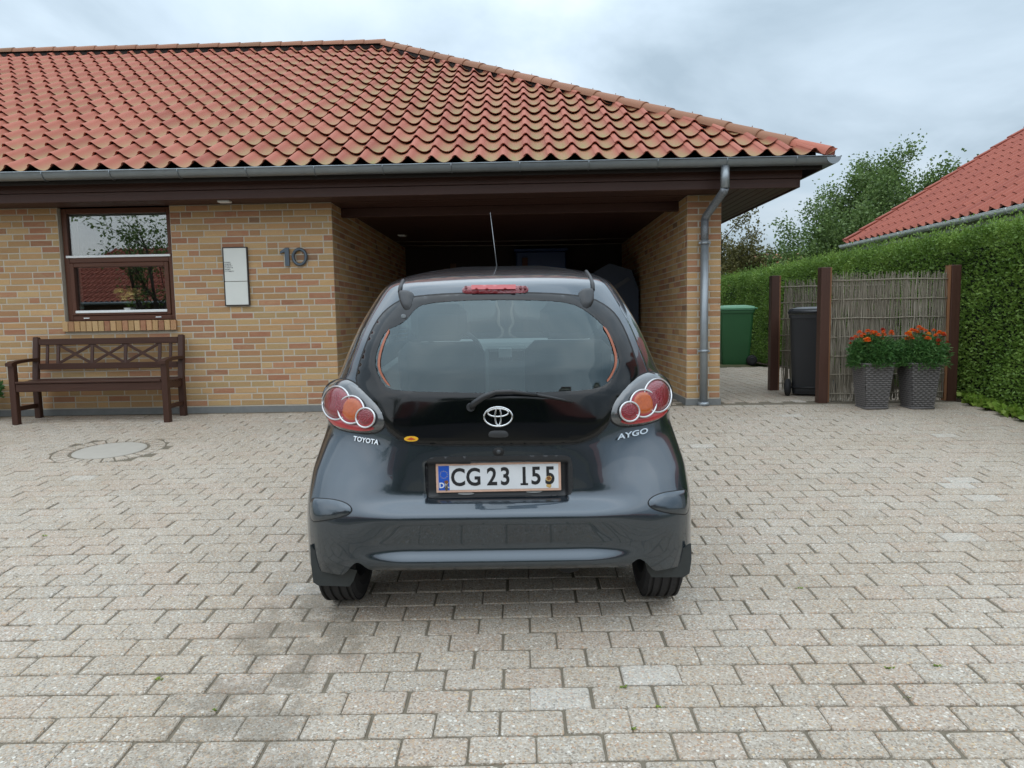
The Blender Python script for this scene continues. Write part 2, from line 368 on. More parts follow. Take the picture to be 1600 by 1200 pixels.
# beside the house the rows run the other way
for i in range(0, 20):
    for j in range(0, 26):
        x = 2.19+(i+.5)*PW; y = 7.66+(j+.5+(.5 if i % 2 else 0))*PL
        if x > 4.6 or y > 12.9: continue
        cells.append((x, y, random.uniform(-.002,.002), PI/2+random.uniform(-.008,.008), random.uniform(-.008,.008), random.uniform(-.008,.008), random.randrange(8)))
for i in range(-10, 12):                               # straight course in front of the side yard and in the carport mouth
    for j in range(0, 8):
        x = -1.9+(i+10+.5+(.5 if j % 2 else 0))*PL; y = 7.62+(j+.5)*PW
        if x > 1.7: continue
        cells.append((x, y, 0, 0, 0, 0, random.randrange(8)))
vis = []; rest = []
for c in cells:
    px, py, d = project(c[:3])
    # not under the car
    hid = (-.85 < c[0]+.105 < .70 and 3.35 < c[1] < 6.2)
    (vis if (d > .5 and -20 < px < 1620 and py < 1215 and not hid) else rest).append((d, c))
vis.sort(key=lambda a: a[0])
for d, c in vis[:300]:
    o = link('paver', PVM[c[6]], None); o.location = c[:3]; o.rotation_euler = (c[4], c[5], c[3])
    o.parent = drive
V = []; Fs = []
for d, c in vis[300:]+rest:
    T = Matrix.Translation(c[:3]) @ Euler((c[4], c[5], c[3])).to_matrix().to_4x4(); vs_, fs_ = PV[c[6]]; b = len(V)
    W_ = [T @ Vector(p) for p in vs_]
    if (c[0]-MHC.x)**2+(c[1]-MHC.y)**2 < (MHR+.2)**2:             # stones cut round the manhole ring
        for p in W_:
            dx, dy = p.x-MHC.x, p.y-MHC.y; r_ = math.hypot(dx, dy)
            if r_ < MHR+.010: p.x = MHC.x+dx/r_*(MHR+.010); p.y = MHC.y+dy/r_*(MHR+.010)
    V += [tuple(p) for p in W_]; Fs += [tuple(b+k for k in f) for f in fs_]
me = bpy.data.meshes.new('paver_field'); me.from_pydata(V, [], Fs); me.materials.append(MAT['paver'])
o = link('paver_field', me); o.parent = drive; tag(o, kind='stuff')
# tufts of weed in the joints
wb = MB(); M_WEED = leafmat('weed', [(0, (.10,.17,.02)), (1, (.26,.33,.05))])
for px, py in ((336,1111),(973,1075),(1030,1106),(990,1140),(1250,920),(1388,1045),(1415,1090),(1465,1042),(250,1063),(70,838)):
    g0 = ground(px, py)
    for k in range(9):
        a = random.uniform(0, 2*PI); l = random.uniform(.006,.016); c0 = g0+Vector((random.uniform(-.012,.012), random.uniform(-.004,.004), 0))
        d = Vector((math.cos(a)*l, math.sin(a)*l*.6, l*.7)); s_ = Vector((-math.sin(a), math.cos(a), 0))*l*.35
        wb.add([c0-s_*.3, c0+d*.6-s_, c0+d, c0+d*.6+s_], [(0,1,2,3)])
o = wb.build('weed', M_WEED); tag(o, 'tiny green weeds sprouting in the paving joints', 'weeds', kind='stuff')

# round concrete manhole cover with its ring of cut stones
Tm = Matrix.Translation((MHC.x, MHC.y, gz(MHC.y))) @ Euler((TH, 0, 0)).to_matrix().to_4x4()
mh = empty('manhole_cover', (MHC.x, MHC.y, gz(MHC.y)), 'round concrete cover ringed by cut stones, set in the paving before the bench', 'manhole cover', rot=(TH, 0, 0))
_t = NT('smooth_concrete'); _p = _t.pos(); M_CONC = _t.done(_t.mix(_t.noise(_p, 14, 5), (.36,.33,.285), (.43,.40,.35)), .85, 0, _t.bump(_t.noise(_p, 90, 4), .003, .5), .25)
b = MB(); b.lathe([(0.0001, .003), (.27, .003), (.284, -.002), (.286, -.05)], 40, Tm, smooth=False); b.build('cover', M_CONC, mh)
for k in range(26):
    a0, a1 = 2*PI*k/26, 2*PI*(k+1)/26; gp = .015; ri, ro = .308, MHR
    def pt(r, a, z): return (r*math.cos(a), r*math.sin(a), z)
    e0, e1 = gp/2/ri, gp/2/ro
    ring = [(ri, a0+e0), (ro, a0+e1), (ro, a1-e1), (ri, a1-e0)]
    top = [pt(r+(.004 if r == ri else -.004), a, 0) for r, a in ring]; bot = [pt(r, a, -.012) for r, a in ring]; deep = [pt(r, a, -.05) for r, a in ring]
    MB().add(top+bot+deep, [(0,1,2,3)]+[(i, 4+i, 4+(i+1) % 4, (i+1) % 4) for i in range(4)]+[(4+i, 8+i, 8+(i+1) % 4, 4+(i+1) % 4) for i in range(4)], False, Tm).build('stone', MAT['paver'], mh)

# ================================================================== the house
D = 7.58; XL, XR0, XR1 = -1.967, 1.765, 2.117; WX0, WX1, WZ0, WZ1 = -4.872, -3.678, 1.004, 2.2
CEIL = 2.20; YBACK = 12.4; CO = 1/15.0; BZ = 0.066
house = empty('house', (0, D, 0), 'low yellow brick house with red tiled hip roof and open carport', 'house')
# --- mortar bodies of the walls
fw = MB(); fw.box((-11, D, -.3), (WX0, D+.34, CEIL)).box((WX1, D, -.3), (XL, D+.34, CEIL)).box((WX0, D, -.3), (WX1, D+.34, WZ0-.11))
front = fw.build('wall', MAT['mortar'], house)
side = MB().box((XL-.34, D+.34, -.3), (XL, YBACK, CEIL)).build('wall', MAT['mortar'], house)
pier = MB().box((XR0, D, -.3), (XR1, YBACK, CEIL)).build('wall', MAT['mortar'], house)
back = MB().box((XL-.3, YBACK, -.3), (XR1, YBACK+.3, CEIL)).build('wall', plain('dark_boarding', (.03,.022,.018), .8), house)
pb = MB(); pb.box((-11, D-.012, -.3), (XL+.012, D+.2, BZ-.006)).box((XL-.1, D+.05, -.3), (XL+.012, YBACK, BZ-.006)); pb.box((XR0-.012, D-.012, -.3), (XR1+.012, YBACK, BZ-.006))
pb.build('plinth', MAT['plinth'], house)
# --- bricks
def brick_mesh(L, H=.0545, Dp=.05, seed=0):
    r = random.Random(seed); c = .0028; x, z = L/2, H/2
    j = lambda: r.uniform(-.0012, .0012)
    fr = [(-x+c+j(), -Dp/2, -z+c+j()), (x-c+j(), -Dp/2, -z+c+j()), (x-c+j(), -Dp/2, z-c+j()), (-x+c+j(), -Dp/2, z-c+j())]
    md = [(-x, -Dp/2+c, -z), (x, -Dp/2+c, -z), (x, -Dp/2+c, z), (-x, -Dp/2+c, z)]; bk = [(a, Dp/2, b) for a, _, b in md]
    return MB().add(fr+md+bk, [(0,1,2,3)]+[(i, (i+1) % 4, 4+(i+1) % 4, 4+i) for i in range(4)]+[(4+i, 4+(i+1) % 4, 8+(i+1) % 4, 8+i) for i in range(4)])
BM = {}
def bmesh_for(L, v):
    k = (round(L, 3), v)
    if k not in BM: BM[k] = brick_mesh(L, seed=v).mesh('brick'); BM[k].materials.append(MAT['brick'])
    return BM[k]
ST, HD, JT = .228, .108, .012
def course(s0, s1, k, seed):
    """wild bond: stretchers with a header now and then"""
    r = random.Random(seed*997+k); s = s0-r.choice([0, .06, .12, .18]); res = []; n = r.randint(1, 3)
    while s < s1:
        L = ST
        if n == 0: L = HD; n = r.randint(2, 4)
        else: n -= 1
        a, b = max(s, s0), min(s+L, s1)
        if b-a > .025: res.append((a, b))
        s += L+JT
    return res
NCO = 32; Brest = MB(); cand = []
def put(wall, kind, a, b, z, v):
    L = b-a; c = (a+b)/2
    if kind == 'front': T = Matrix.Translation((c, D+.05/2-.0030+random.uniform(-.0012,.0012), z))
    elif kind == 'left': T = Matrix.Translation((XL-.0220+random.uniform(-.001,.001), c, z)) @ Euler((0, 0, PI/2)).to_matrix().to_4x4()
    else: T = Matrix.Translation((XR0+.0220+random.uniform(-.001,.001), c, z)) @ Euler((0, 0, -PI/2)).to_matrix().to_4x4()
    cand.append((wall, kind, L, T, v))
for k in range(NCO):
    z = BZ+(k+.5)*CO
    if z > CEIL-.02: break
    for a, b in course(-8.6, XL-.0008, k, 1):
        if WZ0-.12 < z < WZ1+.05:
            segs = []
            lo, hi = (WX0-.004, WX1+.004)
            if a < lo: segs.append((a, min(b, lo)))
            if b > hi: segs.append((max(a, hi), b))
            if b <= lo or a >= hi: segs = [(a, b)]
        else: segs = [(a, b)]
        for a2, b2 in segs:
            if b2-a2 > .02: put(front, 'front', a2, b2, z, random.randrange(5))
    # pier front: stretcher + header alternating
    w_ = XR1-XR0
    for a, b in ([(0, .108), (.12, w_)] if k % 2 else [(0, .228), (.24, w_)]): put(pier, 'front', XR0+a+.0008, XR0+b-.0008, z, random.randrange(5))
    for a, b in course(D+.0035, YBACK, k, 2): put(side, 'left', a, b, z, random.randrange(3))
    for a, b in course(D+.0035, YBACK, k, 3): put(pier, 'right', a, b, z, random.randrange(3))
def share(c):
    px, py, d = project(c[3].translation); f_ = 1.0 if c[1] == 'front' else .25
    ok = -15 < px < 1615 and not (520 < px < 1050 and 640 < py)
    return -(c[2]*f_/d/d if ok else 0)
cand.sort(key=share)
for n_, (wall, kind, L, T, v) in enumerate(cand):
    if n_ < 300:
        o = link('brick', bmesh_for(L, v), None); o.matrix_basis = T; o.parent = wall
    else:
        q = brick_mesh(L, seed=v); Brest.add(q.v, q.f, False, T)
o = Brest.build('brickwork', MAT['brick'], house); tag(o, kind='stuff')
# --- window sill of slanted bricks
sill = MB().box((WX0+.003, D-.02, WZ0-.106), (WX1-.003, D+.3, WZ0-.085)).build('window_sill', MAT['mortar'], house)
nb = 19; sw = (WX1-WX0+.03)/nb
for k in range(nb):
    q = brick_mesh(.108, sw-.011, .06, k); T = Matrix.Translation((WX0-.015+(k+.5)*sw, D-.018, WZ0-.055)) @ Euler((-.22, random.uniform(-.03,.03)+PI/2, 0)).to_matrix().to_4x4()
    m2 = MB().add(q.v, q.f, False, T); m2.build('brick', MAT['brick'], sill)
# --- window
win = MB(); fy = D+.045
def fr_rect(mb, x0, x1, z0, z1, wd, y0, y1, c=.004):
    mb.cbox((x0, y0, z0), (x0+wd, y1, z1), c); mb.cbox((x1-wd, y0, z0), (x1, y1, z1), c)
    mb.cbox((x0+wd, y0+.001, z0), (x1-wd, y1-.001, z0+wd), c); mb.cbox((x0+wd, y0+.001, z1-wd), (x1-wd, y1-.001, z1), c); return mb
ix0, ix1, iz0, iz1 = WX0+.008, WX1-.008, WZ0+.004, WZ1-.004; zm = 1.655
fr_rect(win, ix0, ix1, iz0, iz1, .055, fy, fy+.10); win.cbox((ix0+.055, fy+.002, zm-.03), (ix1-.055, fy+.098, zm+.03), .004)
window = win.build('window', MAT['frame'], house)
fr_rect(MB(), ix0+.058, ix1-.058, iz0+.058, zm-.033, .045, fy-.012, fy+.06).build('sash', MAT['frame'], window)
M_WGLASS = glassy('window_glass', (.80,.83,.82), 0.0, 1.52, .11)
for (a, b, z0, z1) in ((ix0+.055, ix1-.055, zm+.03, iz1-.055), (ix0+.103, ix1-.103, iz0+.103, zm-.078)):
    MB().box((a, fy+.03, z0), (b, fy+.036, z1)).build('pane', M_WGLASS, window)
MB().cbox((ix0+.03, fy-.016, zm+.022), (ix1-.03, fy+.004, zm+.046), .003).build('glazing_bar', MAT['alu'], window)
MB().cbox((ix0+.095, fy-.022, iz0+.082), (ix1-.095, fy-.010, iz0+.110), .003).build('glazing_bar', MAT['alu'], window)
MB().box((ix0+.057, fy+.06, iz1-.13), (ix1-.057, fy+.075, iz1-.056)).build('roller_blind', plain('blind_cloth', (.30,.33,.31), .8), window)
for sx in (ix0+.2, ix1-.2): MB().cbox((sx-.03, fy-.008, iz0+.022), (sx+.03, fy+.002, iz0+.034), .002).build('vent', MAT['alu'], window)
# dim room behind the window
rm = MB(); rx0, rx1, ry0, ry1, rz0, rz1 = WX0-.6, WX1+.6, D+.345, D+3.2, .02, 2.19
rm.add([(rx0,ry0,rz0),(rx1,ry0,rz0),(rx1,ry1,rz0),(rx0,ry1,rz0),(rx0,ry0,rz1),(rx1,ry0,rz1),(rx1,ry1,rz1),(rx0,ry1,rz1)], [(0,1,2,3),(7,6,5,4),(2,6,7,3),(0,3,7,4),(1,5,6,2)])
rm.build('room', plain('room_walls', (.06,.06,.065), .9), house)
sb = MB().cbox((WX0+.01, D+.15, WZ0-.02), (WX1-.01, D+.37, WZ0+.06), .004).build('inner_sill', plain('inner_sill', (.3,.3,.29), .5), house)
# --- eaves: fascia, soffit boards
YF, XF = 7.20, 2.755
fa = MB(); fa.cbox((-11, YF-.022, CEIL-.012), (XF, YF, CEIL+.075), .003); fa.cbox((-11, YF-.034, CEIL+.079), (XF+.01, YF-.006, CEIL+.16), .003)
fa.build('fascia', MAT['stain'], house)
fa = MB(); fa.cbox((XF, YF-.022, CEIL-.012), (XF+.022, YBACK, CEIL+.075), .003); fa.cbox((XF+.006, YF-.034, CEIL+.079), (XF+.034, YBACK, CEIL+.16), .003)
fa.build('fascia', MAT['stain_y'], house)
sf = MB().box((-11, YF, CEIL+.022), (XF, YBACK, CEIL+.03)).build('soffit', MAT['deck'], house)
def plank(name, x0, x1, y0, y1, z, m, parent, cut=None):
    MB().cbox((x0, y0, z), (x1, y1, z+.02), .004).build(name, m, parent)
y = YF+.002
while y < D-.02:
    plank('soffit_board', -11, XF-.66, y, y+.088, CEIL, MAT['stain'], sf); y += .094
x = XF-.64+.0
while x < XF-.02:
    plank('soffit_board', x, min(x+.088, XF-.003), YF+.002, YBACK, CEIL, MAT['stain_y'], sf); x += .094
cb = MB(); y = D+.0
while y < YBACK: cb.box((XL, y, CEIL-.002), (XR0, y+.118, CEIL+.018)); y += .126
cb.build('carport_ceiling', MAT['stain'], house)
MB().cbox((XL, D+.40, CEIL-.10), (XR0, D+.48, CEIL-.003), .004).build('carport_beam', MAT['stain'], house)
MB().cbox((-3.05, YF+.10, CEIL-.022), (-2.93, YF+.18, CEIL-.001), .004).build('eaves_lamp', MAT['alu'], house)
# --- roof
EZ, EY, RZ, RY, XC, XA = 2.432, 7.00, 5.510, 12.5, 2.965, -2.235
pit = math.atan2(RZ-EZ, RY-EY); cu, su = math.cos(pit), math.sin(pit); SLEN = (RY-EY)/cu
dk = MB(); zz = -.05
dk.add([(-11.5,EY+.03,EZ+zz),(XC,EY+.03,EZ+zz),(XA,RY,RZ+zz),(-11.5,RY,RZ+zz)], [(0,1,2,3)])
dk.add([(XC,EY+.03,EZ+zz),(XC,18,EZ+zz),(XA,RY,RZ+zz)], [(0,1,2)]); dk.add([(XC,18,EZ+zz),(-11.5,18,EZ+zz),(-11.5,RY,RZ+zz),(XA,RY,RZ+zz)], [(0,1,2,3)])
roof = dk.build('roof', MAT['deck'], house)
TW, TG = .227, SLEN/17.35
def tile_mesh(seed, tw=TW, tg=TG, amp=.066, seg=12, right=1.05, lift0=.036):
    r = random.Random(seed); V = []; Fq = []; colr = []; sm = []
    def h(t):                                        # broad round trough, narrow roll at t = 0
        u = abs(((t % 1.0)-.5)/.5)
        return amp*(.72*(u/.76)**2 if u < .76 else .72+.28*math.sin(PI/2*(u-.76)/.24))
    t0, t1 = -.14, right-.10
    ts = [t0+(t1-t0)*i/seg for i in range(seg+1)]; th = .010; bow = r.uniform(-.002, .002)
    for s_, lift in ((-.035, lift0), (tg+.03, .0)):
        for t in ts: V.append((t*tw, s_, h(t)+lift+.010*(1-(t-t0)/(t1-t0))+bow)); colr.append((min(1, max(0, 1.1-h(t)/amp*1.6)), 0.0 if s_ < 0 else 1.0, 0, 1))
    n = seg+1
    mid = []
    for i, t in enumerate(ts):                       # extra ring near the lower edge for the lichen line
        V.append((t*tw, -.020, V[i][2]-.001)); colr.append((colr[i][0], .10, 0, 1))
    for i in range(seg): Fq.append((i, i+1, 2*n+i+1, 2*n+i)); sm.append(True)
    for i in range(seg): Fq.append((2*n+i, 2*n+i+1, n+i+1, n+i)); sm.append(True)
    b = len(V)
    for i in range(n): V.append(V[i]); colr.append((colr[i][0]*.4, .3, 0, 1))
    for i in range(n): V.append((V[i][0], V[i][1]+.006, V[i][2]-th)); colr.append((0, .5, 0, 1))
    for i in range(seg): Fq.append((b+n+i, b+n+i+1, b+i+1, b+i)); sm.append(False)
    return V, Fq, colr, sm
def with_prof(name, V, Fq, colr, sm, m):
    me = bpy.data.meshes.new(name); me.from_pydata(V, [], Fq); me.polygons.foreach_set('use_smooth', sm)
    a = me.color_attributes.new('prof', 'FLOAT_COLOR', 'POINT'); a.data.foreach_set('color', np.array(colr, np.float32).ravel()); me.materials.append(m); return me
TV = [tile_mesh(k) for k in range(4)]; TM = [with_prof('roof_tile', *t, MAT['tile']) for t in TV]
TMc = {}
spots = []
RT = Matrix(((1, 0, 0), (0, cu, -su), (0, su, cu))).to_4x4()
# a roll peak of the photograph's lowest course: px 500 at the eave
xph = atY(566, 266, EY).x
for j in range(18):
    s_ = j*TG
    xh = XC+(XA-XC)*(s_/SLEN); xh2 = XC+(XA-XC)*min(1, ((j+1)*TG/SLEN))
    for i in range(-46, 22):
        x = xph+i*TW
        if x < -10.9+0 or x-.03 > xh-.12: continue
        if j == 17 and x > xh2-.05: continue
        P = Vector((x+random.uniform(-.002,.002), EY+s_*cu, EZ+s_*su)); spots.append((P, j, x, xh, xh2))
vis = []; rest = []
for sp in spots:
    px, py, d = project(sp[0]); (vis if px > -10 else rest).append((d, sp))
vis.sort(key=lambda a: a[0])
def tile_T(P): return Matrix.Translation(P) @ Euler((pit, 0, random.uniform(-.006,.006))).to_matrix().to_4x4()
TR_V, TR_F, TR_C, TR_S = [], [], [], []
def clip_hip(V, T, j):
    """cut a tile along the hip by sliding its vertices back to the hip line"""
    out = []
    for p in V:
        q = T @ Vector(p); xh = XC+(XA-XC)*((q.y-EY)/(RY-EY))-.015
        if q.x > xh: q.x = xh
        out.append(tuple(q))
    return out
for k, (d, (P, j, x, xh, xh2)) in enumerate(vis+rest):
    T = tile_T(P); v = random.randrange(4); cut = x+TW*1.02 > xh2-.02
    if k < 300:
        if cut:
            o = link('roof_tile', with_prof('roof_tile', clip_hip(TV[v][0], T, j), *TV[v][1:], MAT['tile'])); o.parent = roof
        else: o = link('roof_tile', TM[v]); o.matrix_basis = T; o.parent = roof
        o.matrix_parent_inverse = wmat(roof).inverted()
    else:
        b = len(TR_V); V = clip_hip(TV[v][0], T, j) if cut else [tuple(T @ Vector(p)) for p in TV[v][0]]
        TR_V += V; TR_F += [tuple(b+i for i in f) for f in TV[v][1]]; TR_C += TV[v][2]; TR_S += TV[v][3]
o = link('roof_tile_field', with_prof('roof_tile_field', TR_V, TR_F, TR_C, TR_S, MAT['tile']), None, roof); tag(o, kind='stuff')
M_RIDGE = m_tile('ridge_clay', 0.0, (.25,.12,.068), (.33,.155,.092), (.20,.115,.060))
def half_tiles(a, b, n, r0, name, cap=False):
    a, b = Vector(a), Vector(b); d = b-a; y = d.normalized(); x = y.cross(Vector((0,0,1))).normalized(); z = x.cross(y); L = d.length/n
    for k in range(n):
        q = MB(); seg = 9; rows = []
        for s_, r_ in ((-.05, r0*1.13), (-.03, r0*1.13), (L+.02, r0*.97)):
            rows.append([a+y*(k*L+s_)+x*(r_*math.cos(PI*i/seg))+z*(r_*math.sin(PI*i/seg)*.92-.012+random.uniform(-.0015,.0015)) for i in range(seg+1)])
        inn = [a+y*(k*L-.05)+x*((r0*1.13-.016)*math.cos(PI*i/seg))+z*((r0*1.13-.016)*math.sin(PI*i/seg)*.92-.012) for i in range(seg+1)]
        vs_ = inn+rows[0]+rows[1]+rows[2]; n1 = seg+1
        q.add(vs_, [(r_*n1+i, r_*n1+i+1, (r_+1)*n1+i+1, (r_+1)*n1+i) for r_ in (1, 2) for i in range(seg)], True)
        b0 = len(q.v)-len(vs_); q.f += [(b0+i, b0+i+1, b0+n1+i+1, b0+n1+i) for i in range(seg)]; q.sm += [False]*seg
        if cap and k == 0:
            q.f.append(tuple(b0+n1+i for i in range(n1))); q.sm.append(False)
        q.tube([rows[0][4]+y*.14+z*.0, rows[0][4]+y*.14+z*.013], .005, 5, False)
        q.build(name, MAT['tile'] if (cap and k == 0) else M_RIDGE, roof)
half_tiles((XC-.02, EY+.015, EZ+.042), (XA, RY-.02, RZ+.095), 21, .088, 'hip_tile', True)
half_tiles((XA-.02, RY, RZ+.10), (-11.4, RY, RZ+.10), 26, .098, 'ridge_tile')
MB().box((-11.4, EY+.034, EZ-.10), (XC-.035, EY+.05, EZ+.005)).build('eaves_board', MAT['deck'], roof)
MB().box((XC-.05, EY+.052, EZ-.10), (XC-.034, 17.9, EZ+.005)).build('eaves_board', MAT['deck'], roof)
hf = MB().tube([(XC-.10, EY+.10, EZ+.03), (XA, RY-.02, RZ+.035)], [.05, .085], 8); hf.build('hip_dark_filler', MAT['deck'], roof)  # added dark filler tube: closes the hip gap, stands in for its shade
MB().tube([(XA-.02, RY, RZ+.035), (-11.4, RY, RZ+.035)], .085, 8).build('ridge_dark_filler', MAT['deck'], roof)  # added dark tube giving the black band of shade below the ridge
# --- gutter with brackets, downpipe
def gutter(a, b, r, name, m, parent, lip=1):
    a, b = Vector(a), Vector(b); y = (b-a).normalized(); x = y.cross(Vector((0,0,1))); q = MB(); seg = 10; vs_ = []
    for P in (a, b):
        for rr in (r, r-.004):
            for i in range(seg+1):
                t = PI+PI*i/seg; vs_.append(P+x*(rr*math.cos(t))+Vector((0,0,rr*math.sin(t))))
    n = seg+1
    q.add(vs_, [(i, i+1, 2*n+i+1, 2*n+i) for i in range(seg)]+[(n+i+1, n+i, 3*n+i, 3*n+i+1) for i in range(seg)], True)
    q.add([vs_[i] for i in range(n)]+[vs_[2*n+i] for i in range(n)], [tuple(range(n)), tuple(range(2*n-1, n-1, -1))])
    for sgn in (-1, 1): q.tube([a+x*(sgn*r)+Vector((0,0,.002)), b+x*(sgn*r)+Vector((0,0,.002))], .0075 if sgn*lip > 0 else .004, 6)
    return q.build(name, m, parent)
GR, GY, GZ = .068, 6.975, 2.425
gt = gutter((-11.5, GY, GZ+.008), (XC+.035, GY, GZ), GR, 'gutter', MAT['zinc'], house)
gs = gutter((XC+.02, GY-GR, GZ-.002), (XC+.02, YBACK, GZ+.02), GR, 'gutter', MAT['zinc'], house)
k = 0; x = 2.62
while x > -9:
    q = MB(); pts = [Vector((x+(.02 if k == 0 else .012*math.sin(t)), GY+(GR+.004)*math.cos(t), GZ+.004+(GR+.004)*math.sin(t))) for t in [PI+PI*i/10 for i in range(11)]]
    q.tube(pts, .0055, 5); q.build('gutter_bracket', MAT['zinc'], gt); x -= .655
pA = atY(1133, 262, GY); pB = atY(1133, 297, GY+.03); pC = atY(1101, 342, 7.53); pX = pC.x
dp = MB(); pr = .040
dp.tube([(pA.x, GY, GZ-GR+.012), (pA.x, GY, pB.z+.012)], pr*1.04, 14)
pipe_t = dp.build('downpipe', MAT['pipe'], house)
MB().tube([(pA.x, GY, pB.z+.02), (pA.x-.004, GY+.02, pB.z-.012), (pX+.012, 7.51, pC.z+.03), (pX, 7.525, pC.z-.01)], pr, 14).build('bend', MAT['pipe_old'], pipe_t)
MB().tube([(pX, 7.525, pC.z), (pX, 7.525, 1.70)], pr*1.0, 14).build('pipe_section', MAT['pipe_old'], pipe_t)
MB().tube([(pX, 7.525, 1.73), (pX, 7.525, .03)], pr*1.05, 14).build('pipe_section', MAT['pipe'], pipe_t)
for z in (1.70, .575):
    q = MB().tube([(pX, 7.525, z-.014), (pX, 7.525, z+.014)], pr*1.24, 14); q.cbox((pX-.062, 7.515, z-.012), (pX+.062, 7.535, z+.012), .002); q.box((pX-.008, 7.55, z-.008), (pX+.008, D+.002, z+.008)); q.build('pipe_clamp', MAT['pipe'], pipe_t)
MB().tube([(pX, 7.525, .0), (pX, 7.525, .035)], [pr*1.75, pr*1.35], 14).build('drain_collar', MAT['pipe'], pipe_t)

# --- things fixed to the front wall
npl = empty('mailbox', (-3.0, D-.02, 1.14), 'flat white wall letterbox with six small lines of black lettering', 'letterbox')
fr_rect(MB(), -3.130, -2.868, 1.138, 1.754, .010, D-.034, D-.002, .002).build('frame', MAT['edge'], npl)
MB().cbox((-3.119, D-.030, 1.397), (-2.879, D-.012, 1.743), .002).build('panel', MAT['white'], npl)
MB().cbox((-3.119, D-.032, 1.149), (-2.879, D-.012, 1.392), .002).build('flap', MAT['white'], npl)
for k, wd in enumerate((.058, .068, .082, .084, .056, .098)):              # six short lines of lettering, unreadable in the photograph
    q = MB(); x = -3.112; rr = random.Random(k); z = 1.594-k*.0185
    while x < -3.112+wd:
        s_ = rr.uniform(.004, .007); q.box((x, D-.0312, z-.0055), (x+.0022, D-.0296, z+.0055)); q.box((x, D-.0311, z+rr.choice([-.0055, -.001, .0035])), (x+s_, D-.0297, z+.0055)); x += s_+.0035
    q.build('lettering', MAT['ink'], npl)
hn = empty('house_number', (-2.42, D-.005, 1.55), 'blue grey metal house number 10 fixed to the brick wall', 'house number')
def digit(px0, px1, pyt, pyb, ch):
    a, b = atY(px0, pyb, D-.02), atY(px1, pyt, D-.02); w_, h_ = b.x-a.x, b.z-a.z; q = MB()
    if ch == '0':
        pts = [(a.x+w_/2+(w_/2-.015)*math.cos(t), D-.024, a.z+h_/2+(h_/2-.015)*math.sin(t)) for t in [2*PI*i/28 for i in range(28)]]
        q.tube([Vector(p) for p in pts], .017, 8, closed=True)
    else:
        q.prism([(a.x+.62*w_-.022, a.z), (a.x+.62*w_+.022, a.z), (a.x+.62*w_+.022, a.z+h_), (a.x+.62*w_-.012, a.z+h_), (a.x+.02*w_, a.z+.80*h_), (a.x+.02*w_, a.z+.68*h_), (a.x+.62*w_-.022, a.z+.78*h_)], .022, Matrix.Translation((0, D-.034, 0)))
    q.build('digit', MAT['digit'], hn)
digit(438.5, 455, 387, 416, '1'); digit(456.5, 480, 387, 416, '0')

# ================================================================== bench
bn = empty('garden_bench', (-4.36, 7.25, gz(7.25)), 'dark brown wooden bench with crossed lattice back under the window', 'bench')
B0, B1 = -5.13, -3.585                                   # leg centres left and right
yf, yb = 7.09, 7.43; lw = .062; zf, zb = gz(yf)-.004, gz(yb)-.004; SH = .385
def bw(name, m='bench'): return lambda q, parent=bn: q.build(name, MAT[m], parent)
for x in (B0, B1):
    bw('leg', 'bench_z')(MB().cbox((x-lw/2, yf-.03, zf), (x+lw/2, yf+.03, .585), .004))
    q = MB(); q.beam((x, yb, zb), (x, yb-.005, .40), lw, .055, .004, Vector((0,-1,0))); q.beam((x, yb-.005, .38), (x, yb+.055, .845), lw, .05, .008, Vector((0,-1,0))); bw('leg', 'bench_z')(q)
    q = MB(); n = 8; top = []                            # curved armrest
    for i in range(n+1):
        t = i/n; yy = yf-.055+(yb+.02-(yf-.055))*t; zz_ = .605+.012*math.sin(PI*t)+.02*t*t-(.012 if i == 0 else 0); top.append((yy, zz_))
    prof = [(yy, zz_) for yy, zz_ in top]+[(yy, zz_-.032) for yy, zz_ in reversed(top)]
    q.add([(x-.034, a, b) for a, b in prof]+[(x+.034, a, b) for a, b in prof], [tuple(range(len(prof))), tuple(range(2*len(prof)-1, len(prof)-1, -1))]+[(i, (i+1) % len(prof), len(prof)+(i+1) % len(prof), len(prof)+i) for i in range(len(prof))])
    bw('armrest')(q)
    bw('side_rail')(MB().beam((x, yf+.028, SH-.035), (x, yb-.03, SH-.05), .03, .07, .003)); bw('stretcher')(MB().beam((x, yf+.028, .125), (x, yb-.03, .125), .03, .045, .003))
bw('front_rail')(MB().cbox((B0+lw/2, yf-.022, SH-.085), (B1-lw/2, yf+.012, SH-.005), .004))
for k in range(6):
    yy = yf-.035+k*.068; zz_ = SH-.012*math.sin(PI*k/5)
    MB().cbox((B0-.02 if 0 < k < 5 else B0+.036, yy, zz_), (B1+.02 if 0 < k < 5 else B1-.036, yy+.06, zz_+.02), .004).build('seat_slat', MAT['bench'], bn)
ybk = lambda z: yb+.055*(z-.38)/.465
zt, zl = .79, .535
bw('top_rail')(MB().cbox((B0+lw/2, ybk(zt)-.018, zt-.032), (B1-lw/2, ybk(zt)+.018, zt+.034), .005))
bw('back_rail')(MB().cbox((B0+lw/2, ybk(zl)-.016, zl-.033), (B1-lw/2, ybk(zl)+.016, zl+.03), .004))
xs_ = [0.055, .112, .30, .49, .665, .735][:0]
W_ = B1-B0
for fx in (.075, .150, .385, .615, .850, .925):
    x = B0+W_*fx; bw('lattice_slat', 'bench_z')(MB().beam((x, ybk(zl), zl+.028), (x, ybk(zt), zt-.030), .034 if .1 < fx < .9 else .03, .016, .002, Vector((0,-1,0))))
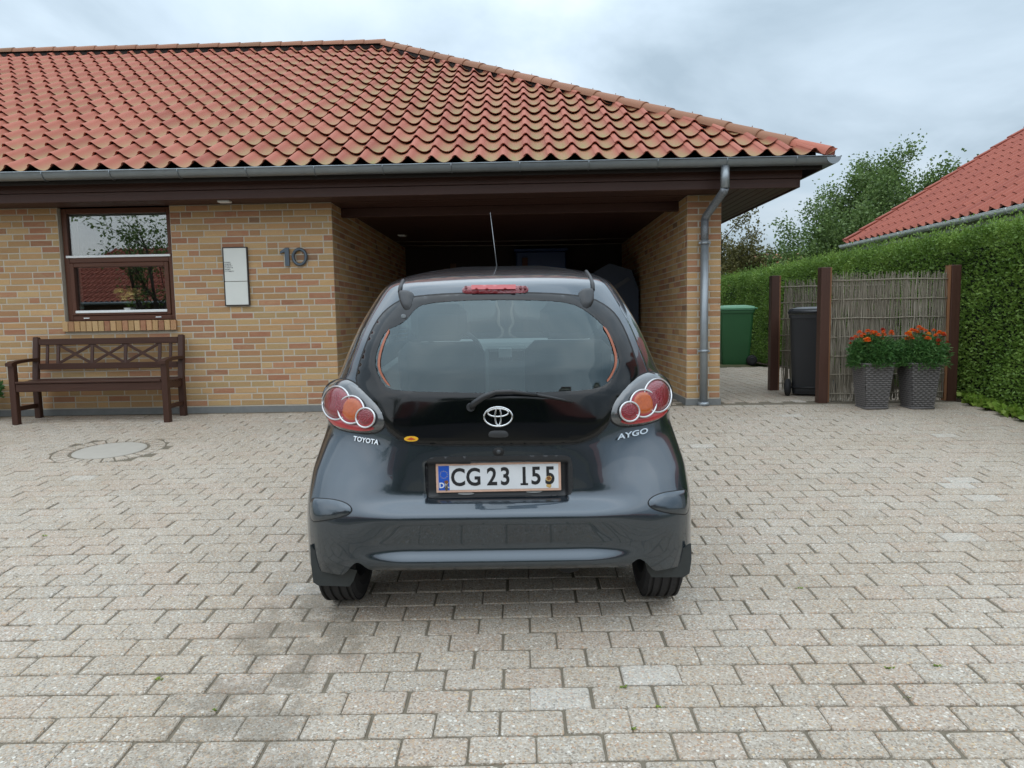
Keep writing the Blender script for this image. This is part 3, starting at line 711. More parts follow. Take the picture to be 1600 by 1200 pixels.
for a, b in ((.150, .385), (.385, .615), (.615, .850)):
    xa, xb = B0+W_*a+.017, B0+W_*b-.017
    for s_ in (0, 1):
        p, q_ = (xa, xb) if s_ else (xb, xa)
        bw('lattice_slat')(MB().beam((p, ybk(zl)+.003*s_-.002, zl+.034), (q_, ybk(zt)+.003*s_-.002, zt-.038), .028, .012, .002, Vector((0,-1,0))))

# ================================================================== leaves, flowers
def leaf_arrays(P, Nrm, size, up=0.35, fold=0.25, aspect=.55, droop=0.0):
    """diamond leaves, two faces each, at points P turned roughly along Nrm"""
    n = len(P); P = np.asarray(P, float); s = size*(rng.uniform(.65, 1.3, n))[:, None]
    d = np.asarray(Nrm, float)+rng.normal(0, .75, (n, 3)); d[:, 2] += up; d /= np.linalg.norm(d, axis=1)[:, None]
    r = rng.normal(0, 1, (n, 3)); sd = np.cross(d, r); sd /= np.linalg.norm(sd, axis=1)[:, None]; nn = np.cross(sd, d)
    base = P; tip = P+d*s-np.array([0, 0, 1])*s*droop; mid = P+d*s*.5
    l = mid+sd*s*aspect*.5+nn*s*fold*.4; r_ = mid-sd*s*aspect*.5+nn*s*fold*.4
    V = np.stack([base, l, tip, r_], 1).reshape(-1, 3); i = np.arange(n)*4
    Q = np.concatenate([np.stack([i, i+1, i+2], 1), np.stack([i, i+2, i+3], 1)])
    return V, Q
def leaf_obj(name, P, Nrm, size, m, parent, **k):
    V, Q = leaf_arrays(P, Nrm, size, **k); o = link(name, raw_mesh(name, V, Q), m, parent); return o
def lumps(u, v, seed, amp):
    r = np.random.default_rng(seed); z = np.zeros_like(u)
    for k in range(7):
        a, b = r.uniform(.8, 6, 2); z += np.sin(u*a+r.uniform(0, 7))*np.sin(v*b+r.uniform(0, 7))/(1+.35*k)
    return z*amp/2.2
M_HEDGE = leafmat('privet_leaves', [(0, (.050,.105,.018)), (.35, (.125,.225,.038)), (.65, (.20,.32,.062)), (1, (.33,.44,.11))], wn_=1.0, wr=.34, of=-.16)
def hedge(name, x0, x1, y0, y1, h, n, size, label, base=None, face='x'):
    hd = empty(name, ((x0+x1)/2, (y0+y1)/2, gz((y0+y1)/2)), label, 'hedge')
    zb_ = min(gz(y0), gz(y1))-.05
    MB().box((x0+.17, y0+.15, zb_), (x1-.1, y1-.1, h-.16)).build('core', plain('hedge_core', (.012,.018,.008), .95, 0, .5, 8), hd)  # near-black solid box filling the hedge behind the leaves
    def place(n, u0, u1, v0, v1): return rng.uniform(u0, u1, n), rng.uniform(v0, v1, n)
    Ps, Ns = [], []
    A = [((y1-y0)*(h-zb_), 'west'), ((x1-x0)*(y1-y0), 'top'), ((x1-x0)*(h-zb_), 'south')]
    if face == 'all': A += [((y1-y0)*(h-zb_), 'east'), ((x1-x0)*(h-zb_), 'north')]
    tot = sum(a for a, _ in A)
    for a, nm in A:
        k = int(n*a/tot); dep = np.abs(rng.normal(0, .075, k))
        if nm in ('west', 'east'):
            # nearer leaves matter more: spread them evenly in 1/distance
            q = rng.uniform(0, 1, k); yy = y0+(y1-y0)*(q**1.35); zz_ = rng.uniform(zb_, h, k); o_ = lumps(yy*1.3, zz_*1.5, 3, .10)
            xx = (x0-o_+dep) if nm == 'west' else (x1+o_-dep); N_ = np.tile([-1. if nm == 'west' else 1., 0, .1], (k, 1))
        elif nm == 'top':
            xx = rng.uniform(x0, x1, k); yy = y0+(y1-y0)*(rng.uniform(0, 1, k)**1.35); zz_ = h+lumps(xx*2, yy, 5, .035)-dep; N_ = np.tile([0, 0, 1.], (k, 1))
        else:
            xx = rng.uniform(x0, x1, k); zz_ = rng.uniform(zb_, h, k); o_ = lumps(xx, zz_, 4, .05)
            yy = (y0-o_+dep) if nm == 'south' else (y1+o_-dep); N_ = np.tile([0, -1. if nm == 'south' else 1., .1], (k, 1))
        Ps.append(np.stack([xx, yy, zz_], 1)); Ns.append(N_)
    P = np.concatenate(Ps); N_ = np.concatenate(Ns)
    leaf_obj('foliage', P, N_, size, M_HEDGE, hd)
    # young shoots standing above the clipped top
    k = n//26; yy = y0+(y1-y0)*(rng.uniform(0, 1, k)**1.3); xx = x0+np.abs(rng.normal(.05, .12, k)); P = np.stack([xx, yy, h+np.abs(rng.normal(0, .055, k))], 1)
    leaf_obj('shoots', P, np.tile([0, 0, 1.], (k, 1)), size*.8, M_HEDGE, hd, up=1.2)
    return hd
hedge('privet_hedge', 4.75, 5.75, 4.3, 17.5, 1.775, 190000, .036, 'tall clipped green hedge along the side of the drive')
hedge('boundary_hedge', 1.6, 5.2, 18.3, 19.3, 1.7, 16000, .06, 'green hedge closing the side yard behind the green bin', face='all')
# leafy ground cover at the foot of the hedge
k = 1500; yy = rng.uniform(5.4, 7.5, k); xx = 4.72-np.abs(rng.normal(0, .085, k))*(.5+.5*(7.6-yy)/1.6); P = np.stack([xx, yy, np.array([gz(a) for a in yy])+rng.uniform(0, .07, k)], 1)
o = leaf_obj('ground_cover', P, np.tile([-.6, 0, .6], (k, 1)), .055, leafmat('ivy_leaves', [(0, (.09,.17,.02)), (.6, (.22,.35,.05)), (1, (.36,.46,.10))]), None, aspect=.8); tag(o, 'bright green ground cover leaves at the foot of the hedge', 'ground cover', kind='stuff')
sb_ = MB(); sb_.add([(4.62,4.4,gz(4.4)-.006),(5.8,4.4,gz(4.4)-.006),(5.8,YB,-.006),(4.60,YB,-.006),(4.60,17.6,-.006),(5.8,17.6,-.006)], [(0,1,2,3),(3,2,5,4)])
o = sb_.build('soil_bed', MAT['soil']); tag(o, 'strip of dark soil under the hedge', kind='structure')

# ================================================================== wicker screens and their posts
def m_stick():
    t = NT('willow_sticks'); r = t.rnd(); mp = t.n('ShaderNodeMapping', {'Vector': t.pos()}); mp.inputs['Scale'].default_value = (60, 60, 5)
    b = t.ramp(r, [(0, (.19,.17,.13)), (.4, (.34,.305,.24)), (.75, (.27,.235,.18)), (1, (.46,.42,.34))]); f = t.noise(mp.outputs[0], 1, 4)
    return t.done(t.mix(t.math('MULTIPLY', f, .5), b, (.09,.075,.055)), .85, 0, None, .2)
M_STICK = m_stick()
def screen(name, x0, x1, y, h, posts, label, n, gap):
    sc = empty(name, ((x0+x1)/2, y, 0), label, 'fence')
    for px_ in posts:
        p = MB().cbox((px_-.048, y-.05, -.02), (px_+.048, y+.05, h+.03), .004).build('post', MAT['post'], sc)
        s_ = 1 if px_ < (x0+x1)/2 else -1
        MB().cbox((px_+s_*.049, y-.028, .0), (px_+s_*.072, y+.03, h+.028), .003).build('batten', MAT['post_light'], sc)
    q = MB(); r = random.Random(n)
    xs = x0+gap
    while xs < x1:
        dx = r.gauss(0, .004); z1 = h-.045+r.uniform(-.045, .03); z0 = r.uniform(.0, .05); rad = r.uniform(.0028, .0055)
        yo = y+r.uniform(-.012, .012); n_ = 7; pts = []
        bx, ax = r.gauss(0, .012), r.gauss(0, .007)
        for i in range(n_):
            t = i/(n_-1); pts.append((xs+dx*t+bx*math.sin(PI*t*1.3)+ax*math.sin(2*PI*t), yo+.012*math.sin(i*PI+int(xs*200)), z0+(z1-z0)*t))
        q.tube(pts, [rad*1.1]*3+[rad]*3+[rad*.6], 4, False, False); xs += r.uniform(.0035, .0085)
    o = q.build('sticks', M_STICK, sc); tag(o, kind='stuff')
    k = 7
    for i in range(k):
        z = .09+(h-.20)*i/(k-1)
        pts = [(x0+(x1-x0)*t/8, y-.014*(1 if (t+i) % 2 else -1)*.3-.014, z+r.gauss(0, .003)) for t in range(9)]
        MB().tube(pts, .0065, 5).build('rail', M_STICK, sc)
    return sc
pF1 = atY(1286, 500, 7.62).x; pF2 = atY(1488, 500, 7.62).x; pB1 = atY(1209, 500, 8.9).x
screen('wicker_screen', pF1+.06, pF2-.06, 7.62, 1.40, (pF1, pF2), 'woven willow screen between two brown posts behind the flower planters', 1, .0)
screen('wicker_screen', pB1+.06, 4.55, 8.9, 1.39, (pB1,), 'woven willow screen behind the black bin, with one brown post', 2, .06)

# ================================================================== wheelie bins
def bin_(name, cx, cy, rotz, w0, d0, h, m, mlid, label, wside, group=None):
    b = empty(name, (cx, cy, 0), label, 'bin', None, (0, 0, rotz)); T = Matrix.Translation((cx, cy, 0)) @ Euler((0, 0, rotz)).to_matrix().to_4x4()
    def ring(w_, d_, z, r, yo=0):
        pts = []
        for sx, sy in ((1,1),(-1,1),(-1,-1),(1,-1)):
            for k in range(4):
                a = {(1,1):0,(-1,1):PI/2,(-1,-1):PI,(1,-1):1.5*PI}[(sx,sy)]+k*PI/6
                pts.append((sx*(w_/2-r)+r*math.cos(a), yo+sy*(d_/2-r)+r*math.sin(a), z))
        return pts
    def loft(rings, cap=True):
        n = len(rings[0]); vs_ = [p for r_ in rings for p in r_]; fs = [(i*n+k, i*n+(k+1) % n, (i+1)*n+(k+1) % n, (i+1)*n+k) for i in range(len(rings)-1) for k in range(n)]
        if cap: fs += [tuple(range(n))[::-1], tuple((len(rings)-1)*n+k for k in range(n))]
        return vs_, fs
    q = MB(); q.add(*loft([ring(w0*.80, d0*.74, .02, .05), ring(w0*.82, d0*.77, .06, .05), ring(w0*.95, d0*.95, h*.86, .05)]), smooth=False, T=T)
    q.add(*loft([ring(w0*1.0, d0*1.0, h*.86, .045), ring(w0*1.0, d0*1.0, h*.905, .045)]), T=T); body = q.build('body', m, b)
    q = MB(); q.add(*loft([ring(w0*1.04, d0*1.05, h*.908, .05, -.01), ring(w0*1.05, d0*1.07, h*.935, .05, -.01), ring(w0*.97, d0*.98, h*.965, .06), ring(w0*.6, d0*.6, h*.985, .06)]), T=T); q.build('lid', mlid, b)
    q = MB(); q.tube([T @ Vector((-w0*.46, d0*.55, h*.93)), T @ Vector((w0*.46, d0*.55, h*.93))], .016, 8); q.build('handle', mlid, b)
    for s_ in (-1, 1):
        Tw = T @ Matrix.Translation((s_*(w0*.47+.012), d0*.42, .10)) @ Euler((0, PI/2, 0)).to_matrix().to_4x4()
        wq = MB(); wq.lathe([(.03, -.028), (.075, -.03), (.095, -.022), (.10, 0), (.095, .022), (.075, .03), (.03, .028)], 20, Tw); wh = wq.build('wheel', M_RUB, b)
        MB().lathe([(.001, -.033), (.055, -.036), (.062, -.028), (.062, .028), (.055, .036), (.001, .033)], 14, Tw, False).build('hub', M_RUB2, wh)
    MB().tube([T @ Vector((-w0*.46, d0*.40, .10)), T @ Vector((w0*.46, d0*.40, .10))], .011, 8).build('axle', M_RUB2, b)
    return b, T
M_RUB = plain('tyre_rubber', (.018,.018,.02), .75, 0, .2, 40); M_RUB2 = plain('black_plastic', (.022,.023,.026), .5)
M_GB = plain('green_bin_plastic', (.028,.115,.040), .45, 0, .12, 5); M_GL = plain('green_lid_plastic', (.10,.27,.15), .38, 0, .1, 5)
M_BB = plain('black_bin_plastic', (.018,.019,.022), .42, 0, .2, 5); M_BL = plain('dark_lid_plastic', (.030,.033,.038), .32)
bb, Tb = bin_('wheelie_bin', 3.40, 8.36, PI-.42, .48, .53, 1.04, M_BB, M_BL, 'black wheeled bin standing between the two willow screens', 0)
q = MB(); q.cbox((-.035, -.278, .80), (.035, -.262, .875), .002, Tb @ Matrix.Translation((.10, .02, 0))); q.build('sticker', plain('sticker', (.45,.36,.30), .6), bb)
bin_('wheelie_bin', 4.02, 13.5, -PI/2-.08, .58, .66, 1.14, M_GB, M_GL, 'green wheeled bin by the hedge beyond the brick pier', 1)

# ================================================================== rattan planters with marigolds
def m_rattan():
    t = NT('grey_rattan'); o_ = t.obj()
    f = t.noise(t.pos(), 35, 3); return t.done(t.mix(f, (.10,.092,.09), (.19,.178,.172)), .6, 0, None, .4)
M_RAT = m_rattan()
def planter(cx, cy, zb_, wb_, wt_, h, label):
    p = empty('planter', (cx, cy, zb_), label, 'planter')
    MB().add([(cx+sx*a/2, cy+sy*a/2, z) for a, z in ((wb_-.012, zb_+.004), (wt_-.012, zb_+h-.02)) for sx, sy in ((-1,-1),(1,-1),(1,1),(-1,1))], [(3,2,1,0),(0,1,5,4),(1,2,6,5),(2,3,7,6),(3,0,4,7),(4,5,6,7)]).build('liner', M_RUB2, p)
    q = MB(); nr = 21; ns = 9                          # woven bands passing in front of and behind the uprights
    for j in range(nr):
        z = zb_+.012+(h-.03)*j/(nr-1); wd = wb_+(wt_-wb_)*(z-zb_)/h
        band = .003 if j in (9, 10, 19, 20) else 0
        for sd in range(4):
            T = Matrix.Translation((cx, cy, 0)) @ Euler((0, 0, sd*PI/2)).to_matrix().to_4x4(); top = []; bot = []
            for i in range(2*ns+1):
                x = -wd/2+wd*i/(2*ns); off = .0062*(1 if ((i//2+j) % 2) else -1)*(1 if i % 2 else 0)
                y = -wd/2-.002-off*.9-band
                top.append((x, y, z+.0080)); bot.append((x, y, z-.0080))
            n = len(top); q.add(top+bot, [(i, i+1, n+i+1, n+i) for i in range(n-1)], False, T)
    q.build('weave', M_RAT, p)
    for nm, z, wd in (('rim', zb_+h, wt_+.012), ('foot', zb_+.006, wb_+.008)):
        c = [Vector((cx+sx*wd/2, cy+sy*wd/2, z)) for sx, sy in ((-1,-1),(1,-1),(1,1),(-1,1))]
        pts = []
        for i in range(4): pts += [c[i].lerp(c[(i+1) % 4], .04), c[i].lerp(c[(i+1) % 4], .5), c[i].lerp(c[(i+1) % 4], .96)]
        MB().tube(pts, .011, 6, closed=True).build(nm, M_RAT, p)
    return p
M_MLEAF = leafmat('marigold_leaves', [(0, (.025,.085,.022)), (.5, (.07,.18,.045)), (1, (.16,.30,.09))])
M_ORANGE = leafmat('marigold_petals', [(0, (.62,.055,.004)), (.5, (.80,.14,.006)), (1, (.88,.25,.010))], .5, .15); M_YEL = leafmat('marigold_yellow', [(0, (.85,.28,.01)), (1, (.90,.42,.03))], .5, .15); M_REDP = leafmat('marigold_dark', [(0, (.35,.018,.004)), (1, (.60,.05,.006))], .5, .15)
def blossom(q, c, r, seed):
    """round pompom of ruffled petals"""
    rr = random.Random(seed); r *= 1.15
    for lay in range(5):
        n = (11, 10, 8, 6, 3)[lay]
        for k in range(n):
            a = 2*PI*k/n+lay*.35+rr.uniform(-.15, .15); el = -.35+.40*lay; l = r*(1-.05*lay)*rr.uniform(.85, 1.1)
            d = Vector((math.cos(a)*math.cos(el), math.sin(a)*math.cos(el), math.sin(el)*.85)); s_ = Vector((-math.sin(a), math.cos(a), rr.uniform(-.3, .3)))*l*.42
            q.add([c+d*l*.2, c+d*l*.75-s_, c+d*l-s_*.55+Vector((0,0,-.08*l)), c+d*l*.93, c+d*l+s_*.55+Vector((0,0,-.08*l)), c+d*l*.75+s_], [(0,1,2,3,4,5)])
def marigold(cx, cy, z, wd, flowers, label, seed):
    e_ = empty('marigold', (cx, cy, z), label, 'flowers'); k = 5200; r = np.random.default_rng(seed)
    th_ = r.uniform(0, 2*PI, k); rad = np.sqrt(r.uniform(0, 1, k)); ph = r.uniform(0, 1, k)
    P = np.stack([cx+np.cos(th_)*rad*wd*.62, cy+np.sin(th_)*rad*wd*.55, z-.035+ph*(.315-.13*rad**2)], 1); lob = 1+.15*np.sin(th_*3+seed)+.1*np.sin(th_*7); P[:, 0] = cx+(P[:, 0]-cx)*lob
    N_ = np.stack([np.cos(th_)*rad, np.sin(th_)*rad, .4+0*rad], 1)
    leaf_obj('foliage', P, N_, .048, M_MLEAF, e_, aspect=.26, up=.3, droop=.15)
    q = MB()
    for i in range(60):
        a = random.uniform(0, 2*PI); rr = random.uniform(.05, wd*.5); q.tube([(cx+.3*rr*math.cos(a), cy+.3*rr*math.sin(a), z-.05), (cx+rr*math.cos(a), cy+rr*math.sin(a), z+.22)], .0025, 4, True, False)
    q.build('stems', plain('marigold_stems', (.06,.12,.03), .7), e_)
    for i, (px, py, s_, kind) in enumerate(flowers):
        yy = cy-wd*.42+random.uniform(0, .16); c = atY(px, py, yy); q = MB(); blossom(q, c, s_, i+seed*50); q.build('flower', {'o': M_ORANGE, 'y': M_YEL, 'd': M_REDP}[kind], e_)
        MB().tube([c-Vector((0,0,.09)), c], .0025, 4, True, False).build('stem', plain('flower_stem', (.06,.12,.03), .7) if i == 0 else bpy.data.materials['flower_stem'], e_)
P1, P2 = Vector((3.577, 7.26, gz(7.26))), Vector((4.02, 7.22, gz(7.22)))
planter(P1.x, P1.y, P1.z, .215, .292, .455, 'grey woven rattan planter beside the screen post next to the black bin')
planter(P2.x, P2.y, P2.z, .215, .292, .455, 'grey woven rattan planter beside the screen post next to the hedge')
f1 = [(1343,519,.026,'o'),(1350,522,.022,'o'),(1356,517,.025,'o'),(1363,518,.023,'o'),(1368,519,.022,'o'),(1355,531,.036,'o'),(1381,523,.028,'o'),(1380,515,.02,'d'),(1393,521,.027,'o'),(1331,529,.024,'d'),(1337,526,.024,'o'),(1329,536,.017,'d'),(1342,535,.016,'o'),(1379,529,.015,'o')]
f2 = [(1420,520,.028,'y'),(1417,529,.025,'o'),(1425,528,.022,'o'),(1431,517,.025,'o'),(1436,511,.024,'o'),(1441,514,.024,'o'),(1450,528,.028,'o'),(1443,525,.022,'d'),(1451,521,.022,'y'),(1459,516,.02,'o'),(1467,520,.022,'o'),(1474,521,.026,'o'),(1464,537,.024,'d'),(1480,534,.016,'d'),(1462,551,.018,'d'),(1434,519,.02,'o')]
for L_, cx_ in ((f1, 1365), (f2, 1445)):
    L_ += [(cx_+random.uniform(-34, 34), random.uniform(514, 534), random.uniform(.018, .026), random.choice('oood')) for _ in range(9)]
marigold(P1.x, P1.y, P1.z+.46, .385, f1, 'orange marigolds in the planter nearer the black bin', 3)
marigold(P2.x, P2.y, P2.z+.46, .385, f2, 'orange and one yellow marigold in the planter nearer the hedge', 4)

# ================================================================== pot with pale yellow flowers left of the bench
yp = empty('flower_pot', (-5.67, 7.30, gz(7.3)), 'low pot of pale yellow flowers beside the end of the wooden bench', 'flower pot')
MB().lathe([(.001, gz(7.3)), (.10, gz(7.3)), (.14, .24), (.15, .25), (.135, .25), (.12, .22), (.001, .22)], 20, Matrix.Translation((-5.67, 7.30, 0)), False).build('pot', plain('dark_pot', (.03,.03,.032), .5), yp)
k = 1200; th_ = rng.uniform(0, 2*PI, k); rad = np.sqrt(rng.uniform(0, 1, k)); P = np.stack([-5.67+np.cos(th_)*rad*.21, 7.30+np.sin(th_)*rad*.2, .22+rng.uniform(0, .17, k)], 1)
leaf_obj('foliage', P, np.stack([np.cos(th_), np.sin(th_), .5+0*rad], 1), .05, M_MLEAF, yp, aspect=.5)
M_PALE = leafmat('pale_petals', [(0, (.75,.60,.20)), (1, (.85,.72,.36))], .5, .2)
for k in range(14):
    a = random.uniform(0, 2*PI); rr = random.uniform(.08, .22); q = MB(); blossom(q, Vector((-5.67+rr*math.cos(a), 7.30+rr*math.sin(a)*.8-.03, .40+random.uniform(-.06, .06))), .03, k+900); q.build('flower', M_PALE, yp)

# ================================================================== things on the window sill
vz = WZ0+.062
op = empty('orchid', atY(203, 487, D+.125), 'pale yellow orchid in a white pot behind the window', 'orchid'); oc = Vector(op.location); oc.z = vz
MB().lathe([(.001, 0), (.045, 0), (.06, .07), (.062, .075), (.05, .07), (.001, .06)], 18, Matrix.Translation(oc), False).build('pot', MAT['white'], op)
q = MB()
for k in range(8):
    a = 2*PI*k/8; d = Vector((math.cos(a), math.sin(a)*.4, .9)); s_ = Vector((-math.sin(a), math.cos(a), 0))*.02; b0 = oc+Vector((0,0,.07)); q.add([b0, b0+d*.07-s_, b0+d*.14, b0+d*.07+s_], [(0,1,2,3)])
q.build('leaves', M_HEDGE, op)
for k in range(22):
    q = MB(); c = oc+Vector((random.uniform(-.12, .12), random.uniform(-.025, .02), .215+random.uniform(-.04, .06))); blossom(q, c, .040, k+700); q.build('blossom', M_PALE, op)
    MB().tube([oc+Vector((0,0,.06)), oc+Vector((0,0,.16)), c], .003, 4, True, False).build('stem', bpy.data.materials['flower_stem'], op)
jc = atY(127, 487, D+.125); jc.z = vz
ja = empty('jar', jc, 'small red jar with a pale lid at the corner of the window sill', 'jar')
MB().lathe([(.001, 0), (.03, 0), (.032, .06), (.028, .065)], 16, Matrix.Translation(jc), False).build('glass', plain('red_wax', (.45,.03,.025), .35), ja)
MB().lathe([(.030, .066), (.031, .095), (.001, .097)], 16, Matrix.Translation(jc), False).build('lid', plain('pale_lid', (.5,.55,.5), .5), ja)

# ================================================================== trees
def tree(name, base, height, spread, trunk_r, nleaf, lsize, m, label, seed, bark=(.055,.042,.032), lean=(0, 0), sparse=1.0, first=.3, shape=1.0):
    r = random.Random(seed); e_ = empty(name, base, label, 'tree'); B = Vector(base); tr = MB(); tips = []
    def branch(p, d, L, rad, lev):
        n = 5; pts = [p]; rr = [rad]
        for i in range(n):
            d = (d+Vector((r.gauss(0, .13), r.gauss(0, .13), r.gauss(.05, .08)))).normalized(); p = p+d*(L/n); pts.append(p); rr.append(rad*(1-.65*(i+1)/n))
            if lev < 3 and i >= 1:
                for _ in range(1 if lev else 2):
                    if r.random() < .92:
                        a = r.uniform(0, 2*PI); o_ = d.orthogonal().normalized(); o_ = (Matrix.Rotation(a, 3, d) @ o_); nd = (d*.55+o_*.85*shape+Vector((0,0,.15))).normalized()
                        branch(p, nd, L*r.uniform(.45, .68), rr[-1]*.62, lev+1)
            if lev >= 2: tips.append((p.copy(), d.copy()))
        tr.tube(pts, rr, 6 if lev < 2 else 4, True, False)
    d0 = Vector((lean[0], lean[1], 1)).normalized(); h0 = height*first
    tp = [B+d0*(h0*t/4)+Vector((r.gauss(0, .02), r.gauss(0, .02), 0))*(t > 0) for t in range(5)]; tr.tube([B-Vector((0,0,.1))]+tp, [trunk_r*1.25]+[trunk_r*(1-.07*t) for t in range(5)], 9)
    for k in range(6):
        a = 2*PI*k/6+r.uniform(-.4, .4); sp = spread/height*r.uniform(.55, 1.25); branch(tp[-1]-d0*r.uniform(0, h0*.25), Vector((math.cos(a)*sp, math.sin(a)*sp, r.uniform(.6, 1.0))).normalized(), (height-h0)*r.uniform(.55, .85), trunk_r*.55, 1)
    branch(tp[-1], d0, (height-h0)*.9, trunk_r*.7, 1)
    tr.build('trunk', plain(name+'_bark', bark, .9, 0, .4, 12), e_)
    q = rng.integers(0, len(tips), nleaf); TP = np.array([tuple(t[0]) for t in tips]); TD = np.array([tuple(t[1]) for t in tips])
    cs = rng.normal(0, .105*height/4*sparse, (nleaf, 3)); P = TP[q]+cs; N_ = TD[q]+cs*1.5
    leaf_obj('crown', P, N_, lsize, m, e_, aspect=.6, droop=.25)
    return e_
M_TL = leafmat('broad_leaves', [(0, (.042,.085,.022)), (.4, (.105,.175,.048)), (.75, (.18,.265,.085)), (1, (.29,.38,.14))])
M_TB = leafmat('bronze_leaves', [(0, (.060,.060,.022)), (.4, (.11,.11,.036)), (.75, (.17,.155,.05)), (1, (.25,.215,.075))])
tree('broadleaf_tree', (8.9, 18.2, 0), 3.9, 3.1, .13, 75000, .08, M_TL, 'big green tree standing behind the neighbouring red roof', 5, first=.2, shape=1.15, sparse=1.5)
tree('broadleaf_tree', (7.25, 17.6, 0), 2.75, 1.5, .08, 30000, .075, M_TL, 'smaller green tree behind the hedge between the bronze tree and the big tree', 9, first=.2, sparse=1.5)
tree('bronze_tree', (5.0, 18.6, 0), 3.1, 1.5, .09, 20000, .075, M_TB, 'bronze green tree behind the hedge next to the brick pier', 12, first=.25, sparse=1.35)
tree('young_tree', (6.6, 21.5, 0), 2.9, .8, .05, 1300, .08, M_TB, 'thin bare young tree standing farther back behind the bronze tree', 21, first=.3, sparse=.6)

# ================================================================== neighbouring house on the right
nh = empty('neighbour_house', (9.5, 9, 0), 'neighbouring house with bright red tiled roof behind the hedge', 'house')
NX, NZ, NY0, NY1 = 6.2, 2.245, 3.0, 13.75; npit = math.atan(.612); NW = 4.2
MB().box((NX+.45, NY0, -.1), (NX+2*NW-.45, NY1-.3, NZ)).build('wall', plain('white_render', (.62,.62,.60), .8), nh)
q = MB(); rx = NX+NW; rz = NZ+NW*math.tan(npit)
q.add([(NX,NY0,NZ-.06),(NX,NY1,NZ-.06),(rx,NY1,rz-.06),(rx,NY0,rz-.06),(NX+2*NW,NY0,NZ-.06),(NX+2*NW,NY1,NZ-.06)], [(0,1,2,3),(3,2,5,4)]); q.add([(NX+.45,NY1-.3,NZ),(NX+2*NW-.45,NY1-.3,NZ),(rx,NY1-.3,rz-.1)], [(0,1,2)])
nroof = q.build('roof', MAT['deck'], nh)
NTW, NTG = .21, .345; NTV = tile_mesh(31, NTW, NTG, .060, 10, 1.05, .016); NTM = with_prof('roof_tile', *NTV, MAT['tile2']); NT_T = Matrix(((0, math.cos(npit), -math.sin(npit)), (-1, 0, 0), (0, math.sin(npit), math.cos(npit)))).to_4x4()
lst = []
for j in range(12):
    for i in range(50):
        P = Vector((NX+j*NTG*math.cos(npit), NY1-.06-i*NTW, NZ+j*NTG*math.sin(npit)))
        if P.y < NY0+.1: continue
        px, py, d = project(P); lst.append((d if -20 < px < 1660 else 99+d, P))
lst.sort(key=lambda a: a[0]); V, Fq, C_, S_ = [], [], [], []
for k, (d, P) in enumerate(lst):
    T = Matrix.Translation(P) @ NT_T
    if k < 300 and d < 99: o = link('roof_tile', NTM); o.matrix_basis = T; o.parent = nroof
    else:
        b = len(V); V += [tuple(T @ Vector(p)) for p in NTV[0]]; Fq += [tuple(b+i for i in f) for f in NTV[1]]; C_ += NTV[2]; S_ += NTV[3]
o = link('roof_tile_field', with_prof('roof_tile_field', V, Fq, C_, S_, MAT['tile2']), None, nroof); o.name = 'roof_tile_field'; tag(o, kind='stuff')
_old = M_RIDGE; n_v = 14; a_, b_ = Vector((NX-.03, NY1-.02, NZ+.05)), Vector((rx, NY1-.02, rz+.05))
for k in range(n_v):                                     # verge tiles stepping up the gable edge
    p, q_ = a_.lerp(b_, k/n_v), a_.lerp(b_, (k+1.12)/n_v); s_ = MB(); y = (q_-p).normalized(); zn = Vector((-y.z, 0, y.x))
    s_.beam(p+zn*.030, q_+zn*.004, .15, .030, .008, Vector((0,1,0)).cross(y)); s_.build('verge_tile', MAT['tile2'], nroof)
ngt = gutter((NX-.06, NY1+.02, NZ-.03), (NX-.06, NY0, NZ-.03), .062, 'gutter', plain('pale_gutter', (.72,.75,.76), .4), nh, -1)
MB().cbox((NX+.02, NY0, NZ-.17), (NX+.05, NY1-.02, NZ-.01), .003).build('fascia', plain('grey_fascia', (.42,.42,.41), .6), nh)
for k in range(11):
    y = NY1-.4-k*.85; q = MB(); q.tube([Vector((NX-.06+.067*math.cos(t), y, NZ-.028+.067*math.sin(t))) for t in [PI+PI*i/8 for i in range(9)]], .006, 5); q.build('gutter_bracket', bpy.data.materials['pale_gutter'], ngt)
# far house: a strip of orange roof above the hedge
fh = empty('distant_house', (13, 36, 0), 'distant house with an orange tiled roof just above the hedge', 'house')
q = MB(); q.box((11.0, 34, -.1), (17, 40, 2.4)); q.build('wall', plain('far_wall', (.4,.33,.25), .8), fh)
q = MB(); q.add([(10.6,33.6,2.3),(17.4,33.6,2.3),(15.8,37,4.0),(12.2,37,4.0),(17.4,40.4,2.3),(10.6,40.4,2.3)], [(0,1,2,3),(1,4,2),(4,5,3,2),(5,0,3)]); q.build('roof', m_tile('far_roof_clay', 0, (.50,.19,.10), (.56,.24,.14), (.44,.16,.085)), fh)

